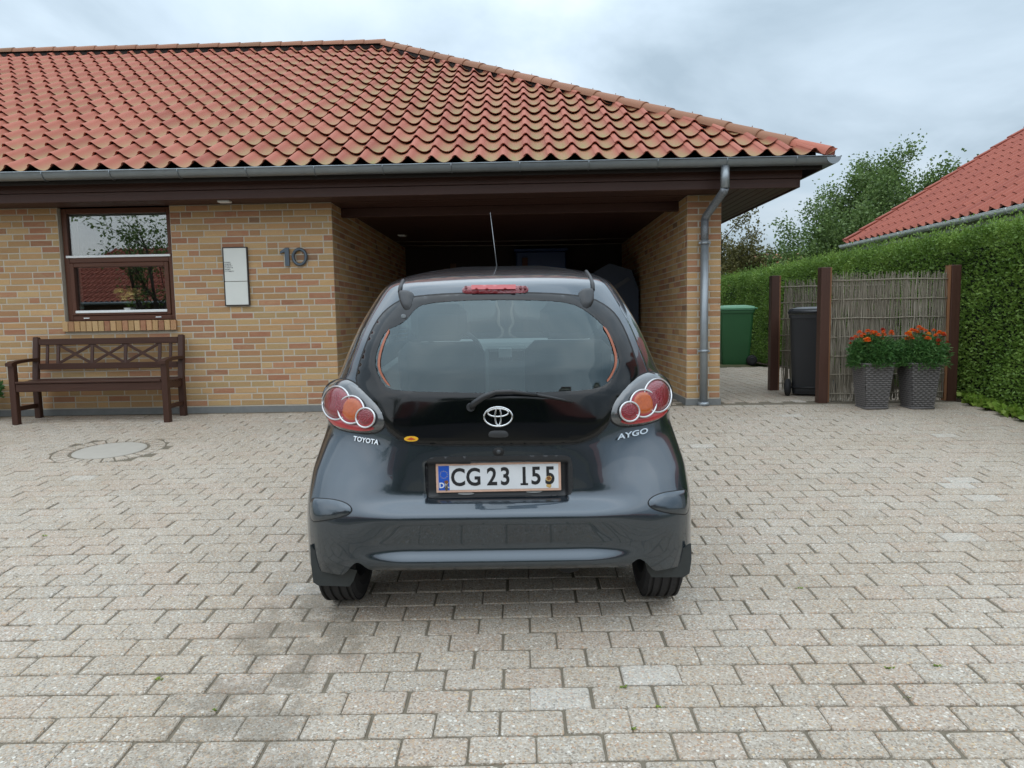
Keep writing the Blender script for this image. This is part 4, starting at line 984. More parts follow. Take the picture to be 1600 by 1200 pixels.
# ================================================================== across the road, behind the photographer (seen in the panes)
bh = empty('house_opposite', (-11, -14, gz(-9)), 'house with red tiled roof across the road', 'house'); z0 = gz(-9); zo = -.25
MB().box((-19.2, -18, z0), (-7.2, -11.9, 2.1+zo)).build('wall', plain('opposite_wall', (.16,.12,.085), .8), bh)
q = MB(); q.add([(-19.7,-11.4,2.05+zo),(-6.7,-11.4,2.05+zo),(-9.7,-15,4.35+zo),(-17.2,-15,4.35+zo),(-6.7,-18.6,2.05+zo),(-19.7,-18.6,2.05+zo)], [(0,1,2,3),(1,4,2),(4,5,3,2),(5,0,3)]); q.build('roof', MAT['tile2'], bh)
V, Fq, C_, S_ = [], [], [], []; op_ = math.atan2(2.3, 3.6)
for j in range(12):
    for i in range(66):
        s_ = j*.36; xx = -19.5+i*.2; lim = 2.5*j/12; lim2 = 3.0*j/12
        if xx < -19.7+lim or xx > -6.7-lim2-.2: continue
        T = Matrix.Translation((-26.4-xx if False else xx+.2, -11.4-s_*math.cos(op_), 2.07+zo+s_*math.sin(op_))) @ Euler((0, 0, PI)).to_matrix().to_4x4() @ Euler((op_, 0, 0)).to_matrix().to_4x4()
        b = len(V); tv = TV[0]; V += [tuple(T @ Vector(p)) for p in tv[0]]; Fq += [tuple(b+k for k in f) for f in tv[1]]; C_ += tv[2]; S_ += tv[3]
o = link('roof_tiles', with_prof('roof_tiles', V, Fq, C_, S_, MAT['tile2']), None, bh); tag(o, kind='stuff')
MB().tube([(-19.7,-11.4,2.10+zo), (-17.2,-15,4.40+zo)], .11, 6).build('hip', MAT['alu'], bh); MB().tube([(-6.7,-11.4,2.10+zo), (-9.7,-15,4.40+zo)], .11, 6).build('hip', MAT['alu'], bh); MB().tube([(-19.7,-11.36,2.03+zo), (-6.7,-11.36,2.03+zo)], .07, 6).build('gutter', MAT['zinc'], bh)
b2 = empty('house_opposite', (8, -17, gz(-9)), 'long low house with red roof across the road', 'house')
MB().box((2.5, -21, z0), (18, -15, 1.3)).build('wall', plain('opposite_wall_two', (.14,.11,.08), .8), b2)
q = MB(); q.add([(2.1,-14.6,1.25),(18.4,-14.6,1.25),(16,-18,3.0),(4.5,-18,3.0),(18.4,-21.4,1.25),(2.1,-21.4,1.25)], [(0,1,2,3),(1,4,2),(4,5,3,2),(5,0,3)]); q.build('roof', MAT['tile2'], b2)
hb = empty('roadside_hedge', (-3, -10, z0), 'dark hedge across the road', 'hedge')
k = 9000; P = np.stack([rng.uniform(-6.5, 2.2, k), -9.6-np.abs(rng.normal(0, .2, k)), z0+rng.uniform(0, 2.05, k)], 1); P[:, 2] += lumps(P[:, 0]*2, P[:, 1], 8, .12); leaf_obj('foliage', P, np.tile([0, 1., .1], (k, 1)), .12, M_HEDGE, hb)
MB().box((-6.4, -11, z0), (2.1, -9.75, z0+1.95)).build('core', bpy.data.materials['hedge_core'], hb)  # solid near-black box behind the leaves
tree('street_tree', (-10.9, -6.0, z0), 4.6, 2.2, .09, 3000, .11, M_TL, 'loose young tree on the verge before the opposite house', 31, first=.25, sparse=.7)
tree('street_tree', (-2.8, -11.5, z0), 4.4, 2.2, .12, 5000, .14, M_TL, 'round tree behind the roadside hedge', 33, first=.25)
tree('street_tree', (0.8, -12.5, z0), 3.9, 2.0, .12, 4500, .14, M_TL, 'low tree behind the end of the roadside hedge', 35, first=.25)

# ================================================================== things inside the carport
for k, (ya, yb_) in enumerate(((378, 372), (384, 380))):
    a, b = atY(600, ya, 11.2+.3*k), atY(985, yb_, 11.2+.3*k); q = MB(); a.x = XL-.01; b.x = XR0+.01
    q.tube([a, a.lerp(b, .25)-Vector((0,0,.012)), a.lerp(b, .5)-Vector((0,0,.016)), a.lerp(b, .75)-Vector((0,0,.012)), b], .004, 6); o = q.build('clothes_line', plain('pale_cord', (.40,.38,.35), .7) if k == 0 else bpy.data.materials['pale_cord']); tag(o, ('upper' if k == 0 else 'lower')+' pale cord strung across the back of the carport', 'cord')
lw_ = empty('leaning_boards', (-1.2, 12.2, 0), 'bundle of timber boards leaning on the back wall of the carport', 'boards')
for k in range(5):
    MB().beam((-1.45+k*.13, 12.1-.02*k, 0), (-1.38+k*.12, 12.36, 1.75+.08*(k % 3)), .10, .022, .003, Vector((0,-1,0))).build('board', wood('raw_board', (.16,.10,.06), .7, 2) if k == 0 else bpy.data.materials['raw_board'], lw_)
q = MB(); c = atY(628, 360, 10.6)
sc_ = empty('security_camera', (c.x, 10.6, c.z), 'small pale camera on a bracket inside the carport', 'camera')
MB().cbox((c.x-.06, 10.55, c.z+.075), (c.x+.07, 10.63, CEIL-.001), .003).build('mount', MAT['alu'], sc_); MB().tube([(c.x, 10.6, c.z+.08), (c.x, 10.6, c.z-.02)], .016, 8).build('arm', MAT['alu'], sc_); MB().cbox((c.x-.055, 10.50, c.z-.09), (c.x+.055, 10.66, c.z-.01), .012).build('head', MAT['alu'], sc_)
bx = atY(845, 405, 12.1); sb2 = empty('storage_box', (bx.x, 12.1, bx.z-.2), 'blue plastic box on a shelf at the back of the carport', 'box')
MB().cbox((bx.x-.42, 12.0, bx.z-.25), (bx.x+.42, 12.35, bx.z+.12), .02).build('body', plain('blue_plastic', (.018,.055,.17), .4), sb2); MB().cbox((bx.x-.45, 11.97, bx.z+.122), (bx.x+.45, 12.37, bx.z+.17), .01).build('lid', bpy.data.materials['blue_plastic'], sb2)
sh = empty('shelf', (bx.x, 12.1, 0), 'wooden shelf with uprights at the back of the carport', 'shelf')
MB().cbox((-.9, 11.95, bx.z-.29), (1.2, 12.38, bx.z-.253), .003).build('board', MAT['stain'], sh)
for px in (820,):
    x = atY(px, 400, 11.93).x
    MB().cbox((x-.045, 11.90, 0), (x+.045, 11.945, 1.95), .003).build('upright', wood('shelf_upright', (.10,.045,.03), .6, 2), sh)
for x in (-.88, 1.18): MB().cbox((x-.03, 12.3, 0), (x+.03, 12.36, bx.z-.293), .003).build('upright', bpy.data.materials['shelf_upright'], sh)
tx = atY(965, 400, 10.5); tr_ = empty('bicycle_trailer', (1.35, 10.8, 0), 'dark blue covered trailer stood against the pier inside the carport', 'trailer')
M_NAVY = plain('navy_cloth', (.030,.044,.075), .6)
MB().prism([(1.05, .25), (1.72, .25), (1.72, 1.35), (1.62, 1.62), (1.30, 1.72), (1.08, 1.60), (1.02, 1.20)], .9, Matrix.Translation((0, 10.4, 0))).build('cover', M_NAVY, tr_)
MB().prism([(1.10, 1.22), (1.56, 1.52), (1.60, 1.48), (1.14, 1.18)], .02, Matrix.Translation((0, 10.375, 0))).build('strap', plain('grey_strap', (.06,.07,.085), .5), tr_)
for x in (1.10, 1.68):
    MB().lathe([(.20, -.02), (.24, -.02), (.25, 0), (.24, .02), (.20, .02)], 20, Matrix.Translation((x, 10.85, .25)) @ Euler((0, PI/2, 0)).to_matrix().to_4x4(), closed=True).build('wheel', M_RUB, tr_)

# ================================================================== the car
Y0, X0 = 2.73, -0.105
car = empty('hatchback_car', (X0, Y0, gz(Y0)), 'dark grey metallic small hatchback parked with its rear to the drive', 'car', None, (TH, 0, 0))
CT = Matrix.Translation((X0, Y0, gz(Y0))) @ Euler((TH, 0, 0)).to_matrix().to_4x4(); CI = CT.inverted()
ZD = np.linspace(.08, 1.48, 2801)
def smooth_tab(t, sig=.010):
    a = np.interp(ZD, [p[0] for p in t], [p[1] for p in t]); k = np.arange(-80, 81)*(ZD[1]-ZD[0]); g_ = np.exp(-.5*(k/sig)**2); g_ /= g_.sum()
    return np.convolve(np.pad(a, 80, 'edge'), g_, 'valid')
TC = smooth_tab([(.10,.12),(.24,.075),(.27,.030),(.29,.006),(.31,.002),(.325,.010),(.345,.030),(.37,.032),(.44,.012),(.48,.000),(.50,.003),(.512,.014),(.528,.042),(.548,.068),(.57,.076),(.66,.083),(.74,.088),(.76,.09),(.85,.095),(.95,.107),(1.05,.135),(1.15,.183),(1.25,.250),(1.32,.308),(1.36,.345),(1.385,.37),(1.40,.42),(1.42,.53),(1.44,.72),(1.455,.95),(1.468,1.25),(1.48,1.4)], .0065)
TK = smooth_tab([(.10,.09),(.24,.035),(.30,.018),(.40,.006),(.47,.004),(.52,.016),(.58,.05),(.64,.085),(.70,.112),(.75,.128),(.80,.135),(.85,.138),(.95,.145),(1.05,.158),(1.15,.192),(1.25,.253),(1.32,.310),(1.36,.345),(1.385,.37),(1.40,.42),(1.42,.53),(1.44,.72),(1.455,.95),(1.468,1.25),(1.48,1.4)], .016)
TA = smooth_tab([(.1,.42),(.6,.42),(.75,.45),(.9,.5),(1.2,.55),(1.35,.58),(1.47,.5)], .03)
TN = smooth_tab([(.1,4.5),(.45,4.5),(.60,3.8),(.75,3.0),(1.0,2.6),(1.3,2.6),(1.47,2.5)], .03)
TWd = smooth_tab([(.1,.826),(.172,.831),(.3115,.8185),(.451,.8121),(.527,.8119),(.621,.8069),(.706,.7867),(.781,.7676),(.862,.7785),(.93,.7619),(.992,.7242),(1.096,.6845),(1.2,.6433),(1.276,.6058),(1.35,.566),(1.39,.535),(1.42,.485),(1.44,.42),(1.455,.34),(1.468,.2),(1.48,.1)], .016)
TF = smooth_tab([(.1,3.36),(.5,3.38),(.6,3.36),(.7,3.28),(.8,3.0),(.88,2.75),(.95,2.6),(1.05,2.48),(1.2,2.24),(1.3,2.05),(1.38,1.88),(1.42,1.74),(1.45,1.55),(1.468,1.38),(1.48,1.42)], .02)
def T_(t, z): return float(np.interp(z, ZD, t))
def sst(a, b, x): t = min(1, max(0, (x-a)/(b-a))); return t*t*(3-2*t)
PXW, PZ0, PZ1 = .286, .541, .690                              # number plate recess
def frear(x, z):
    """how far forward the rear skin lies at lateral x and height z"""
    W = T_(TWd, z); a = T_(TA, z); n = T_(TN, z); q = abs(x)/W
    if q >= .9995: return T_(TK, z)+a
    b = sst(.34, .62, abs(x)); y = T_(TC, z)*(1-b)+T_(TK, z)*b
    rec = .034*(1-sst(PXW-.012, PXW+.002, abs(x)))*sst(PZ0-.002, PZ0+.010, z)*(1-sst(PZ1-.008, PZ1+.004, z))
    return y+a*(1-(1-q**n)**(1/n))+rec
def nrear(x, z, e=.004):
    fx = (frear(x+e, z)-frear(x-e, z))/(2*e); fz = (frear(x, z+e)-frear(x, z-e))/(2*e); return Vector((fx, -1, fz)).normalized()
CO_ = CI @ CP; CR = CI.to_3x3()
def hit(px, py):
    """where the sight line through a pixel meets the rear skin (car axes)"""
    d = CR @ pix_dir(px, py); d = d/d.y; lo, hi = -CO_.y-.3, -CO_.y+1.6; lo = max(lo, 1.0)
    lo = 2.2; hi = -CO_.y+.50
    for _ in range(44):
        m_ = (lo+hi)/2; p = CO_+d*m_
        if p.y < frear(p.x, min(1.47, max(.1, p.z))): lo = m_
        else: hi = m_
    return CO_+d*lo
def inside(pt, poly):
    x, y = pt; c = False; n = len(poly)
    for i in range(n):
        x1, y1 = poly[i]; x2, y2 = poly[i-1]
        if (y1 > y) != (y2 > y) and x < (x2-x1)*(y-y1)/(y2-y1)+x1: c = not c
    return c
def resample(poly, step, smooth=2):
    P = list(poly)
    for _ in range(smooth):                                   # corner cutting
        Q = []
        for i in range(len(P)):
            a, b = P[i], P[(i+1) % len(P)]; Q += [(.75*a[0]+.25*b[0], .75*a[1]+.25*b[1]), (.25*a[0]+.75*b[0], .25*a[1]+.75*b[1])]
        P = Q
    out = []
    for i in range(len(P)):
        a, b = P[i], P[(i+1) % len(P)]; L = math.dist(a, b); n = max(1, round(L/step))
        for k in range(n): out.append((a[0]+(b[0]-a[0])*k/n, a[1]+(b[1]-a[1])*k/n))
    R = [out[0]]
    for p in out[1:]:
        if math.dist(p, R[-1]) > step*.55: R.append(p)
    if len(R) > 3 and math.dist(R[0], R[-1]) < step*.55: R.pop()
    return R
def grow(poly, d):
    cx = sum(p[0] for p in poly)/len(poly); cy = sum(p[1] for p in poly)/len(poly); n = len(poly); out = []
    A = sum(poly[i][0]*poly[(i+1) % n][1]-poly[(i+1) % n][0]*poly[i][1] for i in range(n)); sg = 1 if A > 0 else -1
    for i in range(n):
        (x0, y0), (x1, y1), (x2, y2) = poly[i-1], poly[i], poly[(i+1) % n]
        n1 = (y1-y0, -(x1-x0)); n2 = (y2-y1, -(x2-x1)); l1 = math.hypot(*n1) or 1; l2 = math.hypot(*n2) or 1
        nx, ny = n1[0]/l1+n2[0]/l2, n1[1]/l1+n2[1]/l2; l = math.hypot(nx, ny) or 1; out.append((x1+sg*nx/l*d, y1+sg*ny/l*d))
    return out
def pdist(p, ring):
    best = 1e9
    for i in range(len(ring)):
        a, b = ring[i], ring[(i+1) % len(ring)]; dx, dy = b[0]-a[0], b[1]-a[1]; L2 = dx*dx+dy*dy or 1e-9
        t = max(0, min(1, ((p[0]-a[0])*dx+(p[1]-a[1])*dy)/L2)); best = min(best, math.hypot(p[0]-a[0]-t*dx, p[1]-a[1]-t*dy))
    return best
from mathutils.geometry import delaunay_2d_cdt
def panel(name, poly, off, m, parent, step=5.0, dome=0.0, dr=6.0, holes=(), skirt=True, sm=2, skin=hit, dirv=None):
    """a skin-hugging piece: outline in photo pixels laid on the car's rear surface, off metres proud of it"""
    ring = resample(poly, step, sm); rings = [ring]+[resample(h_, step, sm) for h_ in holes]; pts = []; edges = []
    for r_ in rings:
        b = len(pts); pts += r_; edges += [(b+i, b+(i+1) % len(r_)) for i in range(len(r_))]
    x0, x1 = min(p[0] for p in ring), max(p[0] for p in ring); y0, y1 = min(p[1] for p in ring), max(p[1] for p in ring)
    ny = int((y1-y0)/step)+1
    for j in range(ny+1):
        for i in range(int((x1-x0)/step)+2):
            p = (x0+(i+.5*(j % 2))*step, y0+j*step)
            if inside(p, ring) and all(not inside(p, h_) for h_ in rings[1:]) and min(pdist(p, r_) for r_ in rings) > step*.5: pts.append(p)
    vo, eo, fo, ov, oe, of = delaunay_2d_cdt([Vector(p) for p in pts], edges, [], 0, 1e-4)
    fs = []
    for f in fo:
        c = (sum(vo[i][0] for i in f)/len(f), sum(vo[i][1] for i in f)/len(f))
        if inside(c, ring) and all(not inside(c, h_) for h_ in rings[1:]): fs.append(tuple(f))
    H = [skin(v[0], v[1]) for v in vo]
    if dirv is None:
        dirv = Vector((0, 0, 0))
        for p in H[::max(1, len(H)//60)]: dirv += nrear(p.x, p.z)
        dirv.normalize()
    V = []
    for v, p in zip(vo, H):
        d = min(pdist((v[0], v[1]), r_) for r_ in rings) if dome else 0; t = min(1, d/dr); V.append(p+dirv*(off+dome*math.sqrt(max(0, 1-(1-t)**2))))
    q = MB(); q.add(V, fs, True)
    if skirt:
        from collections import Counter
        cnt = Counter()
        for f in fs:
            for i in range(len(f)): cnt[tuple(sorted((f[i], f[(i+1) % len(f)])))] += 1
        for f in fs:
            for i in range(len(f)):
                a, b = f[i], f[(i+1) % len(f)]
                if cnt[tuple(sorted((a, b)))] == 1: q.add([V[a], V[b], H[b]-dirv*.004, H[a]-dirv*.004], [(1,0,3,2)])
    me = MB.mesh(q, name); me.transform(CT); return link(name, me, m, parent)
def ell(cx, cy, rx, ry, n=28, rot=0.0):
    c, s_ = math.cos(rot), math.sin(rot); return [(cx+rx*math.cos(t)*c-ry*math.sin(t)*s_, cy+rx*math.cos(t)*s_+ry*math.sin(t)*c) for t in [2*PI*i/n for i in range(n)]]
def cbuild(q, name, m, parent=None):
    me = q.mesh(name); me.transform(CT); return link(name, me, m, car if parent is None else parent)

# ---- materials of the car
def m_paint():
    t = NT('car_paint'); p = t.pos(); fl = t.noise(p, 1800, 2, .6); dirt = t.noise(p, 5, 5, .65); sp_ = t.n('ShaderNodeTexVoronoi', {'Vector': p, 'Scale': 75.0}); speck = t.math('LESS_THAN', sp_.outputs['Distance'], .055)
    base = t.mix(fl, (.032,.043,.055), (.074,.096,.117)); base = t.mix(t.math('MULTIPLY', speck, .22), base, (.16,.15,.13))
    r = t.math('MULTIPLY_ADD', dirt, .12, .19)
    m = t.done(base, r, .8, None, .5, 1.0, .02); m.node_tree.nodes['Principled BSDF'].inputs['Coat IOR'].default_value = 1.55; return m
M_PAINT = m_paint()
M_GLOSS = plain('black_glass_border', (.0028,.0035,.0045), .08, 0, .1, 5, .0); M_TRIM = plain('black_trim', (.020,.021,.023), .45, 0, .15, 40); M_SEAL_GAP = plain('seal_and_gap_shade', (.004,.004,.0045), .6)  # seal black also paints the shaded gaps round hatch and bumper covers
M_FLAP = plain('mud_flap', (.035,.040,.040), .55, 0, .3, 25, 0, .4); M_CHROME = plain('chrome', (.78,.80,.82), .14, 1.0, .08, 30)
_t = NT('red_lens'); _p = _t.pos(); M_RED = _t.done(_t.mix(_t.noise(_p, 60, 3), (.15,.003,.010), (.27,.008,.022)), .12, 0, _t.bump(_t.n('ShaderNodeTexVoronoi', {'Vector': _p, 'Scale': 150.0}).outputs['Distance'], .004, .6), .6, .8)
_t = NT('pink_red_lens'); _p = _t.pos(); M_RED2 = _t.done(_t.mix(_t.noise(_p, 60, 3), (.34,.018,.024), (.46,.036,.040)), .16, 0, None, .5, .8)
_t = NT('amber_lens'); _p = _t.pos(); M_AMB = _t.done(_t.mix(_t.noise(_p, 90, 3), (.36,.055,.006), (.58,.12,.012)), .14, 0, _t.bump(_t.n('ShaderNodeTexWave', {'Vector': _p, 'Scale': 60.0}).outputs['Fac'], .002, .4), .6, .8)
M_RING = plain('lamp_ring', (.66,.66,.67), .22, .55, .05, 20); M_LAMP = plain('lamp_smoked_cover', (.13,.135,.14), .14, .5, .2, 12, 1.0)
M_CGLASS = glassy('car_glass', (.66,.76,.76), 0.0, 1.52, .0, 1.95, (.78,.95,1.0)); M_SGLASS = glassy('car_side_glass', (.60,.66,.64), 0.0, 1.5)
M_HEAT = plain('heater_strip', (.33,.105,.055), .5); M_SEAT = plain('seat_cloth', (.020,.022,.025), .85, 0, .3, 60); M_DASH = plain('dashboard_plastic', (.16,.175,.18), .6); M_DASH2 = plain('dark_plastic', (.018,.019,.02), .55)

# ---- outlines in photograph pixels
HATCH = [(632,468),(660,464),(700,461),(778,459),(850,460),(895,463),(925,468),(947,480),(962,494),(975,517),(987,548),(998,582),(990,596),(972,613),(958,632),(953,650),(948,664),(934,679),(912,689),(882,693),(778,694),(660,694),(630,688),(611,676),(602,662),(597,645),(584,628),(568,611),(557,597),(562,572),(570,548),(582,517),(596,494),(611,480)]
CLEAR = [(664,475),(720,470),(778,469),(850,470),(892,474),(917,487),(940,506),(957,530),(968,562),(966,577),(952,598),(935,607),(890,612),(778,615),(690,613),(640,612),(606,608),(592,590),(585,566),(592,540),(603,517),(622,509),(636,500),(648,484)]
RECESS = [(674,716),(700,715),(860,713),(884,713),(892,718),(893,740),(893,766),(889,772),(860,773),(700,776),(674,777),(668,772),(667,745),(667,722)]
# ---- the shell
NQ = [i/84*.90 for i in range(85)]
def col_pts(sgn):
    cols = [('r', q) for q in NQ]; n0 = 2.9; a0 = math.asin(.90**(n0/2))
    cols += [('ra', a0+(PI/2-a0)*i/22) for i in range(1, 23)]+[('s', i/18) for i in range(1, 18)]+[('f', PI/2*(1-i/16)) for i in range(17)]
    return cols
COLS = col_pts(1)
def shell(c, z, sgn):
    W = T_(TWd, z); a = T_(TA, z); n = T_(TN, z); yF = T_(TF, z); yK = T_(TK, z)
    a = min(a, (yF-yK)*.45); aF = min(.55, (yF-yK)*.45)
    if c[0] == 'r': x = c[1]*W; return Vector((sgn*x, frear(x, z) if z < 1.39 else (T_(TC, z)+a*(1-(1-c[1]**n)**(1/n))), z))
    if c[0] == 'ra':
        q = math.sin(c[1])**(2/n); x = q*W; b = sst(.34, .62, x)
        return Vector((sgn*x, T_(TC, z)*(1-b)+yK*b+a*(1-abs(math.cos(c[1]))**(2/n)), z))
    if c[0] == 's': ya, yb_ = yK+a, yF-aF; return Vector((sgn*W, ya+(yb_-ya)*c[1], z))
    x = W*abs(math.sin(c[1]))**(2/2.5); return Vector((sgn*x, yF-aF+aF*abs(math.cos(c[1]))**(2/2.5), z))
AXY = .400; WR = .281
def zbot(x, y):
    x = abs(x)
    if y > .6: return .20
    if x < .50: return .268
    if x < .56: return .268+.035*sst(.50, .56, x)
    return .303-.066*sst(.56, .635, x)
NZ_ = 170
GV = {}; bv = []; colkeys = [(-1, i) for i in range(len(COLS)-1, 0, -1)]+[(1, i) for i in range(len(COLS))]
# heights: dense at the bumper and rounded roof edge
zs_u = np.concatenate([np.linspace(0, .62, 110), np.linspace(.62, .94, 48)[1:], np.linspace(.94, 1, 34)[1:]])
V = []; nC = len(colkeys); nR = len(zs_u)
for sgn, ci in colkeys:
    c = COLS[ci]; p3 = shell(c, .30, sgn); zb_ = zbot(p3.x, p3.y)
    for u in zs_u: V.append(shell(c, zb_+(1.468-zb_)*float(u), sgn))
faces = {'body': [], 'side': [], 'screen': []}
gl_grow = [(p[0], p[1]) for p in grow(CLEAR, 2.0)]
for k in range(nC):
    k2 = (k+1) % nC
    if k == nC-1: pass
    for r in range(nR-1):
        f = (k*nR+r, k2*nR+r, k2*nR+r+1, k*nR+r+1)
        if k == nC-1 and False: continue
        c = (V[f[0]]+V[f[1]]+V[f[2]]+V[f[3]])/4
        key = 'body'
        if c.y < .7 and c.z > .8:
            px, py, d = project(CT @ c)
            if inside((px, py), gl_grow) and c.y < .45: continue
        rearw = (c.y-AXY)**2+(c.z-WR)**2 < .315**2 and abs(c.x) > .60 and c.y > .262
        frontw = (c.y-AXY-2.34)**2+(c.z-WR)**2 < .315**2 and abs(c.x) > .55
        if rearw or frontw: continue
        if .985 < c.z < 1.315 and .66+(c.z-.98)*.35 < c.y < 2.28-(c.z-.98)*.95 and abs(c.x) > .50:
            pil = abs(c.y-1.42) < .035
            key = 'body' if pil else 'side'
        if 1.00 < c.z < 1.35 and c.y > 1.75 and abs(c.x) < T_(TWd, c.z)*.86 and c.y > T_(TF, c.z)-.40: key = 'screen'
        faces[key].append(f)
top = [k*nR+nR-1 for k in range(nC)]
def sub(name, fl, m, parent, extra=()):
    used = sorted({i for f in fl for i in f}|{i for f in extra for i in f}); mp = {o_: n_ for n_, o_ in enumerate(used)}
    me = bpy.data.meshes.new(name); me.from_pydata([tuple(CT @ V[i]) for i in used], [], [tuple(mp[i] for i in f) for f in list(fl)+list(extra)])
    me.polygons.foreach_set('use_smooth', [True]*len(me.polygons)); me.update(); return link(name, me, m, parent)
body = sub('body', faces['body'], M_PAINT, car, [tuple(top)])
for sgn in (-1, 1): sub('side_window', [f for f in faces['side'] if V[f[0]].x*sgn > 0], M_SGLASS, car)
sub('windscreen', faces['screen'], M_SGLASS, car)
BV = BVHTree.FromPolygons([tuple(v) for v in V], faces['body']+faces['side']+faces['screen']+[tuple(top)])
def bhit(px, py):
    h_ = BV.ray_cast(CO_, (CR @ pix_dir(px, py)).normalized()); return h_[0], h_[1]

# ---- hatch: black glass with a clear pane
panel('hatch_gap_shade', grow(HATCH, 2.8), .0050, M_SEAL_GAP, car, 4, holes=(grow(CLEAR, 3),), sm=1)  # dark ring painted in for the shaded shut gap round the hatch
hatch = panel('hatch', HATCH, .0088, M_GLOSS, car, 5, .003, 4, holes=(CLEAR,), sm=1)
panel('rear_window', grow(CLEAR, 1.5), .0070, M_CGLASS, hatch, 8, skirt=False, sm=1)
for side_ in ([(611,515),(601,535),(594,560),(594,577),(601,592),(611,605)], [(941,510),(951,527),(960,552),(961,570),(954,587),(946,598)]):
    out_ = []; 
    for s_ in (1.9, -1.9): out_ += [(x+s_, y) for x, y in (side_ if s_ > 0 else side_[::-1])]
    panel('heater_strip', out_, .0085, M_HEAT, hatch, 4, skirt=False, sm=1)
def frame_at(px, py, off=.008, skin=hit):
    p = skin(px, py); n = nrear(p.x, p.z); up = Vector((0,0,1)); up = (up-n*up.dot(n)).normalized(); r = up.cross(n)
    M = Matrix((r, up, n)).transposed().to_4x4(); M.translation = p+n*off; return M
# emblem: three interlocking ovals
Me = frame_at(778.5, 650.5, .0155); sc1 = hit(790, 650).x-hit(780, 650).x; ppx = sc1/10
def oval(cx, cy, rx, ry, r, n=40, w0=1.0): return [Me @ Vector((cx+rx*math.cos(t), cy+ry*math.sin(t), 0)) for t in [2*PI*i/n for i in range(n)]]
em = empty('emblem_holder', (0,0,0), '', '') if False else None
em = cbuild(MB().tube(oval(0, 0, 22*ppx, 15*ppx, 0), 1.45*ppx, 8, closed=True), 'emblem', M_CHROME)
cbuild(MB().tube(oval(0, .2*ppx, 4.6*ppx, 14*ppx, 0), 1.35*ppx, 8, closed=True), 'emblem_oval', M_CHROME, em)
cbuild(MB().tube(oval(0, 6.3*ppx, 16*ppx, 6.2*ppx, 0), 1.35*ppx, 8, closed=True), 'emblem_oval', M_CHROME, em)
panel('hatch_handle', [(763,674),(770,671),(788,671),(795,674),(796,681),(791,684),(767,684),(762,681)], .0105, plain('handle_grey', (.030,.032,.035), .5), hatch, 4, .004, 4)
panel('round_sticker', ell(644, 685, 11.5, 4.2, 20), .0135, plain('yellow_sticker', (.78,.42,.02), .5), car, 4, skirt=True); panel('sticker_mark', [(637,685.8),(644,682.5),(651,685.8),(644,686.6)], .0155, plain('sticker_red', (.50,.06,.02), .5), car, 3, skirt=False, sm=0)
# wiper
wp = [hit(737, 636)+Vector((0,-.03,0)), hit(742, 627)+Vector((0,-.045,0)), hit(756, 617)+Vector((0,-.05,0)), hit(775, 609.5)+Vector((0,-.05,0)), hit(800, 609)+Vector((0,-.045,0)), hit(838, 614.5)+Vector((0,-.035,0))]
wa = cbuild(MB().tube(wp, [.011, .0135, .0125, .010, .0085, .0065], 8), 'wiper', M_TRIM)
cbuild(MB().tube([hit(836, 614)+Vector((0,-.034,0)), hit(866, 620)+Vector((0,-.030,0)), hit(894, 626.5)+Vector((0,-.022,0))], [.0062, .0055, .0042], 6), 'wiper_blade', M_TRIM, wa)
cbuild(MB().tube([hit(736, 636)+Vector((0,.004,0)), hit(736, 634)+Vector((0,-.04,0))], [.020, .015], 12), 'wiper_pivot', M_TRIM, wa)
# tail lamps
LAMPS = [dict(out=[(506,614),(512,602),(523,595),(537,592),(548,595),(558,601),(577,618),(597,638),(603,652),(601,667),(592,675),(575,678),(556,676),(532,671.5),(516,660),(507,640),(505,625)],
              big=(533,631,23.5,27.5), mid=(556.5,641,21.5,23), sml=(579.3,652.5,16.2,16.7), red=[(513,646),(524,663),(540,668),(558,672),(578,674),(592,670),(588,666),(560,664),(536,655)]),
         dict(out=[(1021,581),(1038,589),(1048,605),(1050,622),(1046,638),(1032,654),(1014,661),(997,665),(972,667),(957,661),(952,648),(955,631),(971,610),(983,598),(994,590),(1008,583)],
              big=(1020.5,620,23,27.5), mid=(997.7,631.5,21.8,22.8), sml=(976,643.4,16.6,16.7), red=[(1042,636),(1031,651),(1015,657),(997,661),(976,663.5),(963,659),(967,655),(995,653),(1020,644)])]
for Ld in LAMPS:
    panel('lamp_seal', grow(Ld['out'], 1.8), .002, M_SEAL_GAP, car, 4)
    lp = panel('tail_light', Ld['out'], .004, M_LAMP, car, 3.5, .016, 9)
    panel('lens', Ld['red'], .0205, M_RED2, lp, 3, .002, 3, skirt=False)
    for key, o_, lm in (('big', .020, M_RED), ('mid', .0245, M_AMB), ('sml', .029, M_RED)):
        cx, cy, rx, ry = Ld[key]
        if key == 'mid':
            panel('lens', ell(cx, cy, rx-3, ry-3), o_+.0005, M_RED2, lp, 3, .003, 6, skirt=False); panel('lens', ell(cx+1, cy-.5, rx-6, ry-6), o_+.003, lm, lp, 3, .004, 6, skirt=False)
        elif key == 'sml':
            panel('lens', ell(cx, cy, rx-2.5, ry-2.5), o_+.0005, M_RED2, lp, 3, .003, 6, skirt=False); panel('lens', ell(cx, cy-1, rx-4.6, ry-4.6), o_+.003, lm, lp, 3, .003, 5, skirt=False)
        else: panel('lens', ell(cx, cy, rx-2.5, ry-2.5), o_, lm, lp, 3.0, .013, 17, skirt=False)
        rp = [hit(*e_) for e_ in ell(cx, cy, rx-1.6, ry-1.6, 40)]; nd = Vector((0, 0, 0))
        for p in rp: nd += nrear(p.x, p.z)
        nd.normalize(); cbuild(MB().tube([p+nd*(o_+.0035) for p in rp], .0040, 8, closed=True), 'lamp_ring', M_RING, lp)
